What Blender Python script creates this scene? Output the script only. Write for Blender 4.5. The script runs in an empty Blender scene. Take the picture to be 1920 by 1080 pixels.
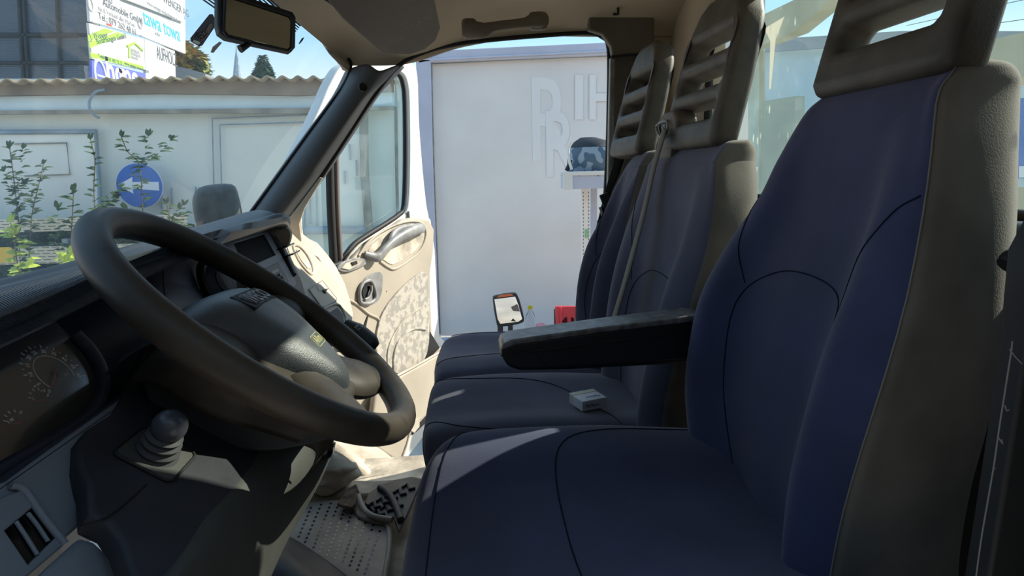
import bpy, math, random
import numpy as np
from mathutils import Vector, Matrix
S = bpy.context.scene
C = S.collection
random.seed(7)
R = math.radians
# ---------------------------------------------------------------- camera
F = 1150.0; CAM = np.array([0.0, 0.0, 1.70])
_p = math.atan((540-327)/F); _y = math.atan((960-850)/F); _r = R(1.3)
FW = np.array([math.sin(_y)*math.cos(_p), math.cos(_y)*math.cos(_p), -math.sin(_p)])
_rt = np.cross(FW, [0,0,1]); _rt /= np.linalg.norm(_rt); _up = np.cross(_rt, FW)
IR = _rt*math.cos(_r)-_up*math.sin(_r); IU = _up*math.cos(_r)+_rt*math.sin(_r)
cam = bpy.data.cameras.new('camera'); cam.sensor_width = 36; cam.lens = F/1920*36; cam.clip_start = .01; cam.clip_end = 500
co = bpy.data.objects.new('camera', cam); C.objects.link(co); S.camera = co
m = Matrix.Identity(4)
for i in range(3):
    m[i][0] = IR[i]; m[i][1] = IU[i]; m[i][2] = -FW[i]; m[i][3] = CAM[i]
co.matrix_world = m
# ---------------------------------------------------------------- world, sun, exposure
w = bpy.data.worlds.new('sky'); S.world = w; w.use_nodes = True
nt = w.node_tree; nt.nodes.clear()
tc = nt.nodes.new('ShaderNodeTexCoord'); sx = nt.nodes.new('ShaderNodeSeparateXYZ'); cr = nt.nodes.new('ShaderNodeValToRGB')
bg = nt.nodes.new('ShaderNodeBackground'); ow = nt.nodes.new('ShaderNodeOutputWorld')
nt.links.new(tc.outputs['Generated'], sx.inputs[0]); nt.links.new(sx.outputs['Z'], cr.inputs[0])
e = cr.color_ramp.elements; e[0].position = 0.0; e[0].color = (.98,.93,.90,1); e[1].position = .8; e[1].color = (.24,.40,.60,1)
k = e.new(.20); k.color = (.32,.56,.80,1); k = e.new(.08); k.color = (.80,.84,.90,1)
nt.links.new(cr.outputs[0], bg.inputs[0]); bg.inputs[1].default_value = 1.0; nt.links.new(bg.outputs[0], ow.inputs[0])
SUN_EL = R(31.5); SUN_AZ = R(17.5)
sun = bpy.data.lights.new('sun', 'SUN'); sun.energy = 4.6; sun.angle = R(.6); sun.color = (1,.93,.80)
so = bpy.data.objects.new('sun', sun); C.objects.link(so)
sd = Vector((math.cos(SUN_EL)*math.cos(SUN_AZ), math.cos(SUN_EL)*math.sin(SUN_AZ), math.sin(SUN_EL)))
so.rotation_euler = sd.to_track_quat('Z','Y').to_euler(); so.location = (6,2,8)
S.view_settings.view_transform = 'Standard'; S.view_settings.look = 'None'
S.view_settings.gamma = 1; S.view_settings.use_curve_mapping = False
S.view_settings.exposure = 0.70
# ---------------------------------------------------------------- pixel -> point helpers (photograph frame 1920x1080)
def ray(px, py): return FW+IR*(px-960)/F-IU*(py-540)/F
def U(px, py, X=None, Y=None, Z=None):
    d = ray(px, py)
    if X is not None: s = (X-CAM[0])/d[0]
    elif Y is not None: s = (Y-CAM[1])/d[1]
    else: s = (Z-CAM[2])/d[2]
    return CAM+d*s
def UP(px, py, o, n):
    d = ray(px, py); o = np.array(o, float); n = np.array(n, float)
    return CAM+d*(((o-CAM)@n)/(d@n))
V = lambda *a: np.array(a, float)
def nrm(a): a = np.array(a, float); return a/np.linalg.norm(a)
# ---------------------------------------------------------------- materials
def mat(name, col, rough=.6, spec=.5, bump=0, bscale=200, var=0, vscale=6, metal=0, col2=None, trans=0, coat=0, bdist=.001, sheen=0, detail=3, lo=.35, hi=.65, wave=None):
    m = bpy.data.materials.new(name); m.use_nodes = True; t = m.node_tree; b = t.nodes['Principled BSDF']
    b.inputs['Base Color'].default_value = (*col, 1); b.inputs['Roughness'].default_value = rough
    b.inputs['Specular IOR Level'].default_value = spec; b.inputs['Metallic'].default_value = metal
    b.inputs['Transmission Weight'].default_value = trans; b.inputs['Coat Weight'].default_value = coat
    if sheen: b.inputs['Sheen Weight'].default_value = sheen
    tc = t.nodes.new('ShaderNodeTexCoord')
    if var or col2:
        n = t.nodes.new('ShaderNodeTexNoise'); n.inputs['Scale'].default_value = vscale; n.inputs['Detail'].default_value = detail
        t.links.new(tc.outputs['Object'], n.inputs['Vector'])
        r = t.nodes.new('ShaderNodeValToRGB'); c2 = col2 or tuple(max(0, c*(1-var)) for c in col)
        r.color_ramp.elements[0].color = (*c2, 1); r.color_ramp.elements[1].color = (*(col if col2 else tuple(c*(1+var*.5) for c in col)), 1)
        r.color_ramp.elements[0].position = lo; r.color_ramp.elements[1].position = hi
        t.links.new(n.outputs['Fac'], r.inputs[0]); t.links.new(r.outputs[0], b.inputs['Base Color'])
    if bump:
        if wave:
            n = t.nodes.new('ShaderNodeTexWave'); n.inputs['Scale'].default_value = bscale; n.bands_direction = wave; n.inputs['Distortion'].default_value = 0
            o = n.outputs['Fac']
        else:
            n = t.nodes.new('ShaderNodeTexNoise'); n.inputs['Scale'].default_value = bscale; n.inputs['Detail'].default_value = 2; o = n.outputs['Fac']
        t.links.new(tc.outputs['Object'], n.inputs['Vector'])
        bp = t.nodes.new('ShaderNodeBump'); bp.inputs['Strength'].default_value = bump; bp.inputs['Distance'].default_value = bdist
        t.links.new(o, bp.inputs['Height']); t.links.new(bp.outputs[0], b.inputs['Normal'])
    return m
def glass_mat(name, dirt=.08, dcol=(.8,.85,.8), gloss=.06, drops=0, rough=.02, tint=(1,1,1), dscale=3):
    m = bpy.data.materials.new(name); m.use_nodes = True; t = m.node_tree; t.nodes.clear()
    out = t.nodes.new('ShaderNodeOutputMaterial'); tr = t.nodes.new('ShaderNodeBsdfTransparent'); tr.inputs[0].default_value = (*tint, 1)
    gl = t.nodes.new('ShaderNodeBsdfGlossy'); gl.inputs['Roughness'].default_value = rough
    df = t.nodes.new('ShaderNodeBsdfDiffuse'); df.inputs[0].default_value = (*dcol, 1)
    tl = t.nodes.new('ShaderNodeBsdfTranslucent'); tl.inputs[0].default_value = (*dcol, 1)
    ad = t.nodes.new('ShaderNodeMixShader'); t.links.new(df.outputs[0], ad.inputs[1]); t.links.new(tl.outputs[0], ad.inputs[2])
    m1 = t.nodes.new('ShaderNodeMixShader'); m1.inputs[0].default_value = gloss
    t.links.new(tr.outputs[0], m1.inputs[1]); t.links.new(gl.outputs[0], m1.inputs[2])
    tc = t.nodes.new('ShaderNodeTexCoord'); n = t.nodes.new('ShaderNodeTexNoise'); n.inputs['Scale'].default_value = dscale; n.inputs['Detail'].default_value = 8
    t.links.new(tc.outputs['Object'], n.inputs['Vector'])
    mr = t.nodes.new('ShaderNodeMapRange'); mr.inputs[1].default_value = .35; mr.inputs[2].default_value = .75; mr.inputs[3].default_value = dirt*.4; mr.inputs[4].default_value = dirt*1.6
    t.links.new(n.outputs['Fac'], mr.inputs[0]); fac = mr.outputs[0]
    if drops:
        mp = t.nodes.new('ShaderNodeMapping'); mp.inputs['Scale'].default_value = (1,1,.35)
        t.links.new(tc.outputs['Object'], mp.inputs[0])
        vo = t.nodes.new('ShaderNodeTexVoronoi'); vo.inputs['Scale'].default_value = drops; t.links.new(mp.outputs[0], vo.inputs['Vector'])
        m2 = t.nodes.new('ShaderNodeMapRange'); m2.inputs[1].default_value = .12; m2.inputs[2].default_value = .2; m2.inputs[3].default_value = .55; m2.inputs[4].default_value = 0
        t.links.new(vo.outputs['Distance'], m2.inputs[0])
        n2 = t.nodes.new('ShaderNodeTexNoise'); n2.inputs['Scale'].default_value = 9; t.links.new(tc.outputs['Object'], n2.inputs['Vector'])
        m3 = t.nodes.new('ShaderNodeMapRange'); m3.inputs[1].default_value = .5; m3.inputs[2].default_value = .6; t.links.new(n2.outputs['Fac'], m3.inputs[0])
        mu = t.nodes.new('ShaderNodeMath'); mu.operation = 'MULTIPLY'; t.links.new(m2.outputs[0], mu.inputs[0]); t.links.new(m3.outputs[0], mu.inputs[1])
        a2 = t.nodes.new('ShaderNodeMath'); a2.operation = 'ADD'; t.links.new(fac, a2.inputs[0]); t.links.new(mu.outputs[0], a2.inputs[1]); fac = a2.outputs[0]
    m4 = t.nodes.new('ShaderNodeMixShader'); t.links.new(fac, m4.inputs[0]); t.links.new(m1.outputs[0], m4.inputs[1]); t.links.new(ad.outputs[0], m4.inputs[2])
    t.links.new(m4.outputs[0], out.inputs[0])
    return m
# ---------------------------------------------------------------- object helpers
OFF = {}
def tag(o, label=None, cat=None, group=None, kind=None):
    if label: o['label'] = label
    if cat: o['category'] = cat
    if group: o['group'] = group
    if kind: o['kind'] = kind
    return o
def thing(name, loc, label, cat, group=None):
    o = bpy.data.objects.new(name, None); o.empty_display_size = .05; C.objects.link(o); o.location = tuple(loc)
    OFF[o.name] = V(*loc); return tag(o, label, cat, group)
def mk(name, verts, faces, mt, parent=None, smooth=True, bevel=0, sub=0, solid=0, kind=None, seg=2, mi=None, angle=40, soff=-1):
    off = OFF[parent.name] if parent is not None else V(0,0,0)
    me = bpy.data.meshes.new(name); me.from_pydata([tuple(np.array(v, float)-off) for v in verts], [], faces); me.update()
    for x in (mt if isinstance(mt, (list, tuple)) else [mt]): me.materials.append(x)
    if mi is not None:
        for p, i in zip(me.polygons, mi): p.material_index = i
    return fin(name, me, parent, off, smooth, bevel, sub, solid, kind, seg, angle, soff)
def fin(name, me, parent, off, smooth=True, bevel=0, sub=0, solid=0, kind=None, seg=2, angle=40, soff=-1):
    o = bpy.data.objects.new(name, me); C.objects.link(o)
    if parent is not None: o.parent = parent
    OFF[o.name] = off
    if solid: q = o.modifiers.new('s', 'SOLIDIFY'); q.thickness = solid; q.offset = soff
    if bevel: q = o.modifiers.new('b', 'BEVEL'); q.width = bevel; q.segments = seg; q.limit_method = 'ANGLE'; q.angle_limit = R(35)
    if sub: q = o.modifiers.new('u', 'SUBSURF'); q.levels = sub; q.render_levels = sub
    if smooth:
        me.polygons.foreach_set('use_smooth', [True]*len(me.polygons))
        if not sub:
            try: me.set_sharp_from_angle(angle=R(angle))
            except Exception: pass
    if kind: o['kind'] = kind
    return o
def cr_(P, t, closed=False):
    P = np.asarray(P, float); n = len(P)
    i = int(math.floor(t)); u = t-i
    if closed: a, b, c, d = (P[(i+j) % n] for j in (-1,0,1,2))
    else:
        i = min(max(i,0), n-2); u = t-i
        b, c = P[i], P[i+1]; a = P[i-1] if i > 0 else 2*b-c; d = P[i+2] if i+2 < n else 2*c-b
    return .5*((2*b)+(-a+c)*u+(2*a-5*b+4*c-d)*u*u+(-a+3*b-3*c+d)*u**3)
def curve(P, n=6, closed=False):
    N = len(P) if closed else len(P)-1
    L = [cr_(P, i/n, closed) for i in range(N*n)]
    if not closed: L.append(np.array(P[-1], float))
    return np.array(L)
class Surf:
    def __init__(s, rows, closed=False): s.G = np.array(rows, float); s.c = closed
    def at(s, u, v):
        g = s.G; col = np.array([cr_(g[:, j], u) for j in range(g.shape[1])]); return cr_(col, v, s.c)
    def grid(s, nu=6, nv=6, u0=0, u1=None, v0=0, v1=None):
        Rr, Cc = s.G.shape[:2]; u1 = Rr-1 if u1 is None else u1; v1 = (Cc if s.c else Cc-1) if v1 is None else v1
        us = np.linspace(u0, u1, int(round((u1-u0)*nu))+1); vs = np.linspace(v0, v1, int(round((v1-v0)*nv))+1)
        if s.c and abs(v1-v0-Cc) < 1e-6: vs = vs[:-1]
        out = []
        for u in us:
            col = np.array([cr_(s.G[:, j], u) for j in range(Cc)]); out.append([cr_(col, v, s.c) for v in vs])
        return np.array(out), (s.c and abs(v1-v0-Cc) < 1e-6)
def gridmesh(name, g, mt, parent=None, wrap=False, caps=False, flip=False, **kw):
    r, c = g.shape[:2]; vs = g.reshape(-1, 3); fs = []
    for i in range(r-1):
        for j in range(c if wrap else c-1):
            a = i*c+j; b = i*c+(j+1) % c; q = (a, b, b+c, a+c); fs.append(q[::-1] if flip else q)
    if caps: fs.append(tuple(range(c))[::-1]); fs.append(tuple(range((r-1)*c, r*c)))
    return mk(name, vs, fs, mt, parent, **kw)
def tube(name, P, r, mt, parent=None, n=6, closed=False, seg=12, flat=None, caps=True, **kw):
    """round bar through P; r number or list; flat=(axis, factor) squashes the section"""
    P = np.asarray(P, float); N = len(P)
    Q = curve(P, n, closed) if n > 1 else P
    if np.isscalar(r): rr = np.full(len(Q), r)
    else:
        x = np.arange(N+1) if closed else np.arange(N); rv = list(r)+([r[0]] if closed else []); rr = np.interp(np.linspace(0, x[-1], len(Q), endpoint=not closed), x, rv)
    out = []; M = len(Q); pn = None
    for i in range(M):
        a = Q[(i-1) % M] if closed or i > 0 else Q[i]; b = Q[(i+1) % M] if closed or i < M-1 else Q[i]
        t = nrm(b-a)
        if pn is None:
            h = V(0,0,1) if abs(t[2]) < .9 else V(1,0,0); pn = nrm(np.cross(np.cross(t, h), t))
        pn = nrm(pn-t*(pn@t)); bn = np.cross(t, pn); ring = []
        for k in range(seg):
            an = 2*math.pi*k/seg; d = (pn*math.cos(an)+bn*math.sin(an))*rr[i]
            if flat is not None: ax = nrm(flat[0]); d = d-ax*(d@ax)*(1-flat[1])
            ring.append(Q[i]+d)
        out.append(ring)
    g = np.array(out)
    if closed: g = np.concatenate([g, g[:1]], 0)
    return gridmesh(name, g, mt, parent, wrap=True, caps=caps and not closed, **kw)
def box(name, c, size, mt, parent=None, ax=None, bevel=.003, **kw):
    ax = np.eye(3) if ax is None else np.array(ax, float); s = np.array(size)/2; c = np.array(c, float)
    vs = [c+ax[0]*s[0]*i+ax[1]*s[1]*j+ax[2]*s[2]*k for i in (-1,1) for j in (-1,1) for k in (-1,1)]
    fs = [(0,1,3,2),(4,6,7,5),(0,4,5,1),(2,3,7,6),(0,2,6,4),(1,5,7,3)]
    if np.linalg.det(ax) < 0: fs = [f[::-1] for f in fs]
    kw.setdefault('smooth', True)
    return mk(name, vs, fs, mt, parent, bevel=bevel, **kw)
def prism(name, pts, vec, mt, parent=None, bevel=.002, **kw):
    """polygon pts (3D, coplanar) pushed along vec"""
    n = len(pts); vs = [np.array(p, float) for p in pts]; vec = np.array(vec, float); vs += [p+vec for p in vs]
    nn = np.zeros(3)
    for i in range(n): nn += np.cross(vs[i]-vs[0], vs[(i+1) % n]-vs[0])
    fs = [tuple(range(n)), tuple(range(2*n-1, n-1, -1))]+[(i, i+n, (i+1) % n+n, (i+1) % n) for i in range(n)]
    if nn@vec > 0: fs = [f[::-1] for f in fs]
    return mk(name, vs, fs, mt, parent, bevel=bevel, **kw)
def frame_of(o, ux, uy):
    ux = nrm(ux); uz = nrm(np.cross(ux, uy)); uy = np.cross(uz, ux); return np.array(o, float), ux, uy, uz
def c2m(cu, fr, parent, name, mt, kind=None, **kw):
    ob = bpy.data.objects.new('tmp', cu); C.objects.link(ob); dg = bpy.context.evaluated_depsgraph_get(); dg.update()
    me = bpy.data.meshes.new_from_object(ob.evaluated_get(dg)); bpy.data.objects.remove(ob); me.name = name
    off = OFF[parent.name] if parent is not None else V(0,0,0)
    o, ux, uy, uz = fr; n = len(me.vertices); a = np.empty(n*3); me.vertices.foreach_get('co', a); a = a.reshape(-1, 3)
    a = o+a[:, :1]*ux+a[:, 1:2]*uy+a[:, 2:]*uz-off
    me.vertices.foreach_set('co', a.ravel()); me.materials.clear(); me.materials.append(mt); me.update()
    return fin(name, me, parent, off, kind=kind, **kw)
def plate(name, loops, fr, th, mt, parent=None, bev=0, sm=0, res=3, kind=None, **kw):
    """flat plate with holes. loops: lists of 2D points (first outer), fr: frame, th: thickness (centred), sm: smoothing steps for loops"""
    cu = bpy.data.curves.new('c', 'CURVE'); cu.dimensions = '2D'; cu.fill_mode = 'BOTH'; cu.extrude = max(th/2-bev, .0001); cu.bevel_depth = bev; cu.bevel_resolution = res; cu.offset = -bev
    for L in loops:
        P = np.array(L, float)
        if sm: P = curve(P, sm, True)
        s = cu.splines.new('POLY'); s.points.add(len(P)-1)
        for i, p in enumerate(P): s.points[i].co = (p[0], p[1], 0, 1)
        s.use_cyclic_u = True
    return c2m(cu, fr, parent, name, mt, kind, **kw)
def plate_px(name, loops, o, n, th, mt, parent=None, **kw):
    """loops given as photo pixels lying on the plane (o, n)"""
    n = nrm(n); h = V(0,0,1) if abs(n[2]) < .9 else V(0,1,0); ux = nrm(np.cross(h, n)); fr = frame_of(o, ux, np.cross(n, ux))
    L2 = []
    for L in loops: L2.append([((UP(x, y, o, n)-fr[0])@fr[1], (UP(x, y, o, n)-fr[0])@fr[2]) for x, y in L])
    return plate(name, L2, fr, th, mt, parent, **kw)
def rrect(w, h, r, n=5, cx=0, cy=0):
    out = []
    for sx_, sy_, a0 in ((1,1,0),(-1,1,90),(-1,-1,180),(1,-1,270)):
        for k in range(n+1):
            a = R(a0+90*k/n); out.append((cx+sx_*(w/2-r)+r*math.cos(a), cy+sy_*(h/2-r)+r*math.sin(a)))
    return out
def circ(r, n=32, cx=0, cy=0, ry=None): return [(cx+r*math.cos(2*math.pi*i/n), cy+(ry or r)*math.sin(2*math.pi*i/n)) for i in range(n)]
def text(name, s, fr, size, mt, parent=None, ext=.0004, align='LEFT', shear=0, sx=1, bold=0, bev=0):
    cu = bpy.data.curves.new('t', 'FONT'); cu.body = s; cu.size = size; cu.extrude = ext; cu.align_x = align; cu.shear = shear; cu.offset = bold; cu.resolution_u = 3; cu.bevel_depth = bev
    o, ux, uy, uz = fr
    return c2m(cu, (o, ux*sx, uy, uz), parent, name, mt, smooth=False)
def lathe(name, prof, o, axis, mt, parent=None, n=32, **kw):
    ax = nrm(axis); h = V(0,0,1) if abs(ax[2]) < .9 else V(1,0,0); u = nrm(np.cross(ax, h)); v = np.cross(ax, u); o = np.array(o, float)
    g = np.array([[o+ax*z+(u*math.cos(2*math.pi*k/n)+v*math.sin(2*math.pi*k/n))*max(r, 1e-5) for k in range(n)] for r, z in prof])
    return gridmesh(name, g, mt, parent, wrap=True, caps=True, **kw)
M = {}
M['blue'] = mat('blue_seat_fabric', (.045,.054,.122), .95, .25, bump=.35, bscale=900, var=.18, vscale=9, sheen=.25)
M['blue2'] = mat('slate_seat_fabric', (.088,.093,.140), .95, .25, bump=.35, bscale=900, var=.2, vscale=7, sheen=.2)
M['grey_fab'] = mat('grey_side_fabric', (.175,.158,.132), .9, .3, bump=.3, bscale=500, var=.35, vscale=7, sheen=.2)
M['headrest'] = mat('headrest_vinyl', (.085,.074,.060), .55, .45, bump=.35, bscale=420, var=.35, vscale=14)
M['black'] = mat('black_plastic', (.014,.016,.020), .45, .5, bump=.15, bscale=600)
M['rim'] = mat('wheel_leather', (.042,.034,.026), .48, .38, var=.5, vscale=12, bump=.1, bscale=500)
M['hub'] = mat('hub_plastic', (.042,.050,.058), .42, .6, bump=.5, bscale=700, var=.25, vscale=15)
M['dash'] = mat('dash_plastic', (.016,.023,.042), .5, .5, bump=.3, bscale=700, var=.2, vscale=8)
M['cowl'] = mat('cowl_plastic', (.028,.030,.038), .6, .4, bump=.25, bscale=800, var=.35, vscale=9)
M['olive'] = mat('lower_dash_plastic', (.062,.065,.060), .6, .4, bump=.25, bscale=800, var=.25, vscale=8)
M['trimblue'] = mat('grey_dash_plastic', (.16,.19,.23), .55, .45, bump=.2, bscale=700)
M['cream'] = mat('cream_plastic', (.52,.46,.37), .55, .4, bump=.25, bscale=420, var=.16, vscale=7)
M['creamdirt'] = mat('dirty_cream_plastic', (.62,.55,.44), .75, .3, bump=.7, bscale=60, var=.45, vscale=9, bdist=.003)  # dirty plastic; base lightened in place of sunlight missing from the footwell
M['headliner'] = mat('beige_headliner', (.50,.42,.32), .95, .2, bump=.3, bscale=300, var=.15, vscale=3)
M['pillar'] = mat('pillar_plastic', (.075,.08,.083), .5, .45, bump=.2, bscale=500)
M['bpillar'] = mat('brown_pillar_plastic', (.13,.11,.09), .6, .4, bump=.2, bscale=500, var=.15)
M['armpad'] = mat('worn_glare_armrest_vinyl', (.17,.175,.18), .38, .7, bump=.3, bscale=350, var=.5, vscale=60)  # worn vinyl; lightened base also paints in sky glare on the armrest top
M['display'] = mat('display_black', (.001,.001,.001), .7, .1)
M['seal'] = mat('rubber_seal', (.012,.012,.012), .6, .4)
M['white'] = mat('white_paint', (.80,.78,.72), .4, .5, var=.05, vscale=3)
M['greyhandle'] = mat('grey_handle_plastic', (.27,.27,.26), .45, .5, bump=.15, bscale=300, var=.3, vscale=25)
M['belt'] = mat('seatbelt_webbing', (.13,.12,.095), .7, .3, bump=.4, bscale=900)
M['screen'] = mat('black_screen', (.002,.002,.003), .12, .5)
M['chrome'] = mat('chrome', (.7,.7,.7), .12, .5, metal=1)
M['windscreen'] = glass_mat('windscreen_glass', .16, (.75,.82,.80), .05, dscale=2.2)
M['rearglass'] = glass_mat('rear_window_glass', .12, (.62,.75,.62), .04, drops=45, tint=(.93,1,.95), dscale=4)
M['doorglass'] = glass_mat('door_glass', .10, (.55,.72,.75), .10, tint=(.80,.93,.95), dscale=5)
# ================================================================ CAB SHELL
# roof lining
rows = []
for (X, ez, hz) in ((-.42,None,None),(-.30,2.045,2.19),(-.12,2.05,2.22),(.06,2.10,2.25),(.28,2.130,2.27),(.48,2.13,2.28),(.80,2.13,2.28)):
    if ez is None: rows.append([(-.285,2.055,2.035),(-.35,1.96,2.085),(-.405,1.78,2.125),(-.43,1.5,2.142),(-.45,1.1,2.150),(-.44,.7,2.15),(-.40,.30,2.10),(-.40,.27,2.06)])
    else: rows.append([(X,2.055,ez),(X,2.03,ez+.03),(X,1.93,ez+.085),(X,1.70,hz),(X,1.1,hz+.01),(X,.7,hz),(X,.36,ez+.07),(X,.27,ez)])
rf = Surf(rows); g, _ = rf.grid(6,6)
gridmesh('ceiling', g, M['headliner'], kind='structure', solid=.015, soff=1)
# B pillar upper trim (far side)
def far_plate(name, px, Y, th, mt, **kw): return plate_px(name, px, (0,Y,0), (0,-1,0), th, mt, **kw)
far_plate('wall_passenger', [[(1096,560),(1112,480),(1134,380),(1139,300),(1143,105),(1225,105),(1225,900),(1000,900),(1040,700)]], 2.06, .05, M['bpillar'], kind='structure', bev=.006)
plate('trim_6', [[(.62,.76),(.80,.76),(.80,2.30),(.62,2.30)]], frame_of((0,2.075,0),(1,0,0),(0,0,1)), .03, M['headliner'], kind='structure')
bt = thing('pillar_trim', U(1160,60,Y=2.03), 'dark brown plastic pillar trim above the passenger door opening, holding a coat hook', 'trim')
plate_px('upper_panel', [[(1104,-40),(1102,58),(1128,66),(1143,88),(1146,104),(1224,100),(1224,-40)]], (0,2.02,0), (0,-1,.0), .03, M['bpillar'], bt, bev=.006)
tube('seam', [U(1146,106,Y=2.0), U(1185,103,Y=2.0), U(1224,103,Y=2.0)], .0035, M['seal'], bt)
far_plate('door_seal_strip', [[(1143,110),(1152,112),(1150,300),(1144,420),(1136,420),(1139,300)]], 2.0, .02, M['greyhandle'], parent=bt, bev=.004)
hk = thing('coat_hook', U(1155,18,Y=2.0), 'small black plastic coat hook on the brown pillar trim', 'hook')
p = U(1155,16,Y=1.995); box('base', p, (.022,.012,.040), M['black'], hk, bevel=.004)
tube('hook', [p+V(0,-.008,.006), p+V(0,-.022,-.004), p+V(0,-.026,-.014), p+V(0,-.020,-.022)], .004, M['seal'], hk)
# door opening seal
sp = [(556,400),(600,335),(655,250),(700,182),(748,123),(800,97),(860,82),(930,74),(1000,68),(1070,63),(1105,62),(1128,69),(1141,92),(1141,200),(1138,300),(1132,385),(1110,480),(1094,560)]
tag(tube('door_opening_seal', [U(x,y,Y=2.05) for x,y in sp], .007, M['seal'], n=4), 'black rubber seal around the passenger door opening', 'seal')
# A pillar
rows = []
for (lx,ly,rx,ry) in ((440,440,520,440),(468,404,548,404),(520,332,600,334),(577,253,655,252),(622,192,702,180),(640,163,728,150),(657,128,752,124)):
    mx, my = (lx*.55+rx*.45), (ly*.55+ry*.45)
    rows.append([U(lx,ly,Y=2.09)+V(-.02,.03,0), U(lx,ly,Y=2.05), U(mx-12,my-6,Y=2.00), U(mx+14,my+7,Y=1.995), U(rx-4,ry,Y=2.04), U(rx,ry,Y=2.07)+V(.01,.02,0)])
ap = thing('windscreen_pillar', U(560,300,Y=2.03), 'dark grey plastic windscreen pillar on the passenger side', 'pillar')
g, _ = Surf(rows).grid(6,6); gridmesh('pillar_cover', g, M['pillar'], ap, solid=.006)
d = UP(680,163,(0,1.99,0),(0,-1,0)); lathe('screw_hole', [(.0,0),(.011,0),(.013,.002),(.013,.008)], d, (0,1,0), M['screen'], ap, n=20)
tube('seal_edge', [U(x,y,Y=2.045) for x,y in ((462,410),(520,331),(577,252),(622,191),(645,158),(657,128),(655,112),(640,96),(600,66),(545,29),(500,-5))], .005, M['seal'], ap)
# cream lower pillar foot with screw
pf = thing('pillar_foot', U(545,430,Y=2.03), 'cream plastic foot of the windscreen pillar with a screw recess', 'trim')
plate_px('foot_panel', [[(600,332),(606,334),(572,390),(562,420),(566,450),(558,470),(500,470),(510,440),(548,402)]], (0,2.09,0), (.2,-1,0), .02, M['cream'], pf, bev=.003)
lathe('screw_recess', [(.002,.004),(.009,.002),(.013,0),(.014,.006)], U(549,412,Y=2.045), (0,1,0), M['greyhandle'], pf, n=20)
# windscreen (gently curved) : bottom edge near the dash, top edge at the header
hd = [V(-.30,2.05,2.05),V(-.385,1.90,2.11),V(-.43,1.67,2.145),V(-.455,1.2,2.165),V(-.455,.75,2.16),V(-.43,.35,2.13)]
bt_ = [V(-.80,2.10,1.42),V(-.93,1.95,1.42),V(-1.02,1.67,1.42),V(-1.07,1.2,1.42),V(-1.07,.75,1.42),V(-1.0,.35,1.42)]
ws = Surf([bt_, [(a+b)/2+V(-.03,0,.03) for a,b in zip(bt_,hd)], hd]); g, _ = ws.grid(8,6)
w1 = gridmesh('window_1', g, M['windscreen'], kind='structure')
# black ceramic lines on the glass near the header
vs, fs = [], []
for k in range(18):
    for j in range(24):
        v0, v1 = 1.22+j*.12, 1.22+(j+1)*.12
        u0 = 2.03-k*.014; w_ = .0075
        q = [ws.at(u0,v0), ws.at(u0,v1), ws.at(u0-w_,v1), ws.at(u0-w_,v0)]
        i = len(vs); vs += [a+V(.002,0,-.001) for a in q]; fs.append((i,i+1,i+2,i+3))
mk('line_band', vs, fs, M['screen'], w1, smooth=False)
# rear wall with window
ps = rrect(1.24,.50,.05,cx=1.11,cy=1.885)
fr = frame_of((.76,0,0),(0,1,0),(0,0,1))
plate('wall_rear', [[(.22,.78),(2.08,.78),(2.08,2.3),(.22,2.3)], ps], fr, .04, M['headliner'], kind='structure', bev=.004)
pr = rrect(1.26,.52,.05,cx=1.11,cy=1.885); mk('window_2', [(.775,y,z) for y,z in pr], [tuple(range(len(pr)))], M['rearglass'], kind='structure', smooth=False)
tube('trim_1', [V(.735,y,z) for y,z in rrect(1.25,.51,.05,n=3,cx=1.11,cy=1.885)], .011, M['seal'], n=1, closed=True, kind='structure')
# ledge below the rear window and creases of the wall padding at the near side
tag(tube('rear_rail', [V(.70,.30,1.605), V(.70,1.2,1.605), V(.70,2.0,1.605)], .024, M['black'], n=1), 'black padded rail along the rear wall under the back window', 'rail')
# floor
plate('wall_driver', [[(-1.1,.60),(.85,.60),(.85,2.32),(-1.1,2.32)], [(-.62,.70),(.345,.70),(.375,1.2),(.40,1.6),(.41,2.02),(.33,2.10),(-.25,2.10),(-.38,2.02),(-.62,1.55)]], frame_of((0,.255,0),(1,0,0),(0,0,1)), .03, M['bpillar'], kind='structure')
mk('wall_light_block', [(-6,-2.6,0),(8,-2.6,0),(8,-2.6,4.6),(-6,-2.6,4.6)], [(0,1,2,3)], mat('light_block_wall',(.10,.10,.095),.9), kind='structure', solid=.2)  # unseen dark wall added behind the camera to cut light into the cab
plate('trim_2', [[(.25,.8),(2.05,.8),(2.05,1.575),(.25,1.575)]], frame_of((.725,0,0),(0,1,0),(0,0,1)), .03, M['olive'], kind='structure', bev=.01)
for i_, z_ in enumerate((1.52,1.46,1.40)): tube('trim_%d' % (3+i_), [V(.708,.27,z_),V(.708,2.0,z_)], .004, M['seal'], n=1, kind='structure')
mk('wall_front', [(-1.06,.25,.70),(-1.06,2.08,.70),(-1.06,2.08,1.42),(-1.06,.25,1.42)], [(0,1,2,3)], M['black'], kind='structure', solid=.02)
mk('floor', [(-.95,.25,.745),(.78,.25,.745),(.78,2.02,.745),(-.95,2.02,.745)], [(0,1,2,3)], M['creamdirt'], kind='structure', solid=.03)
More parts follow.
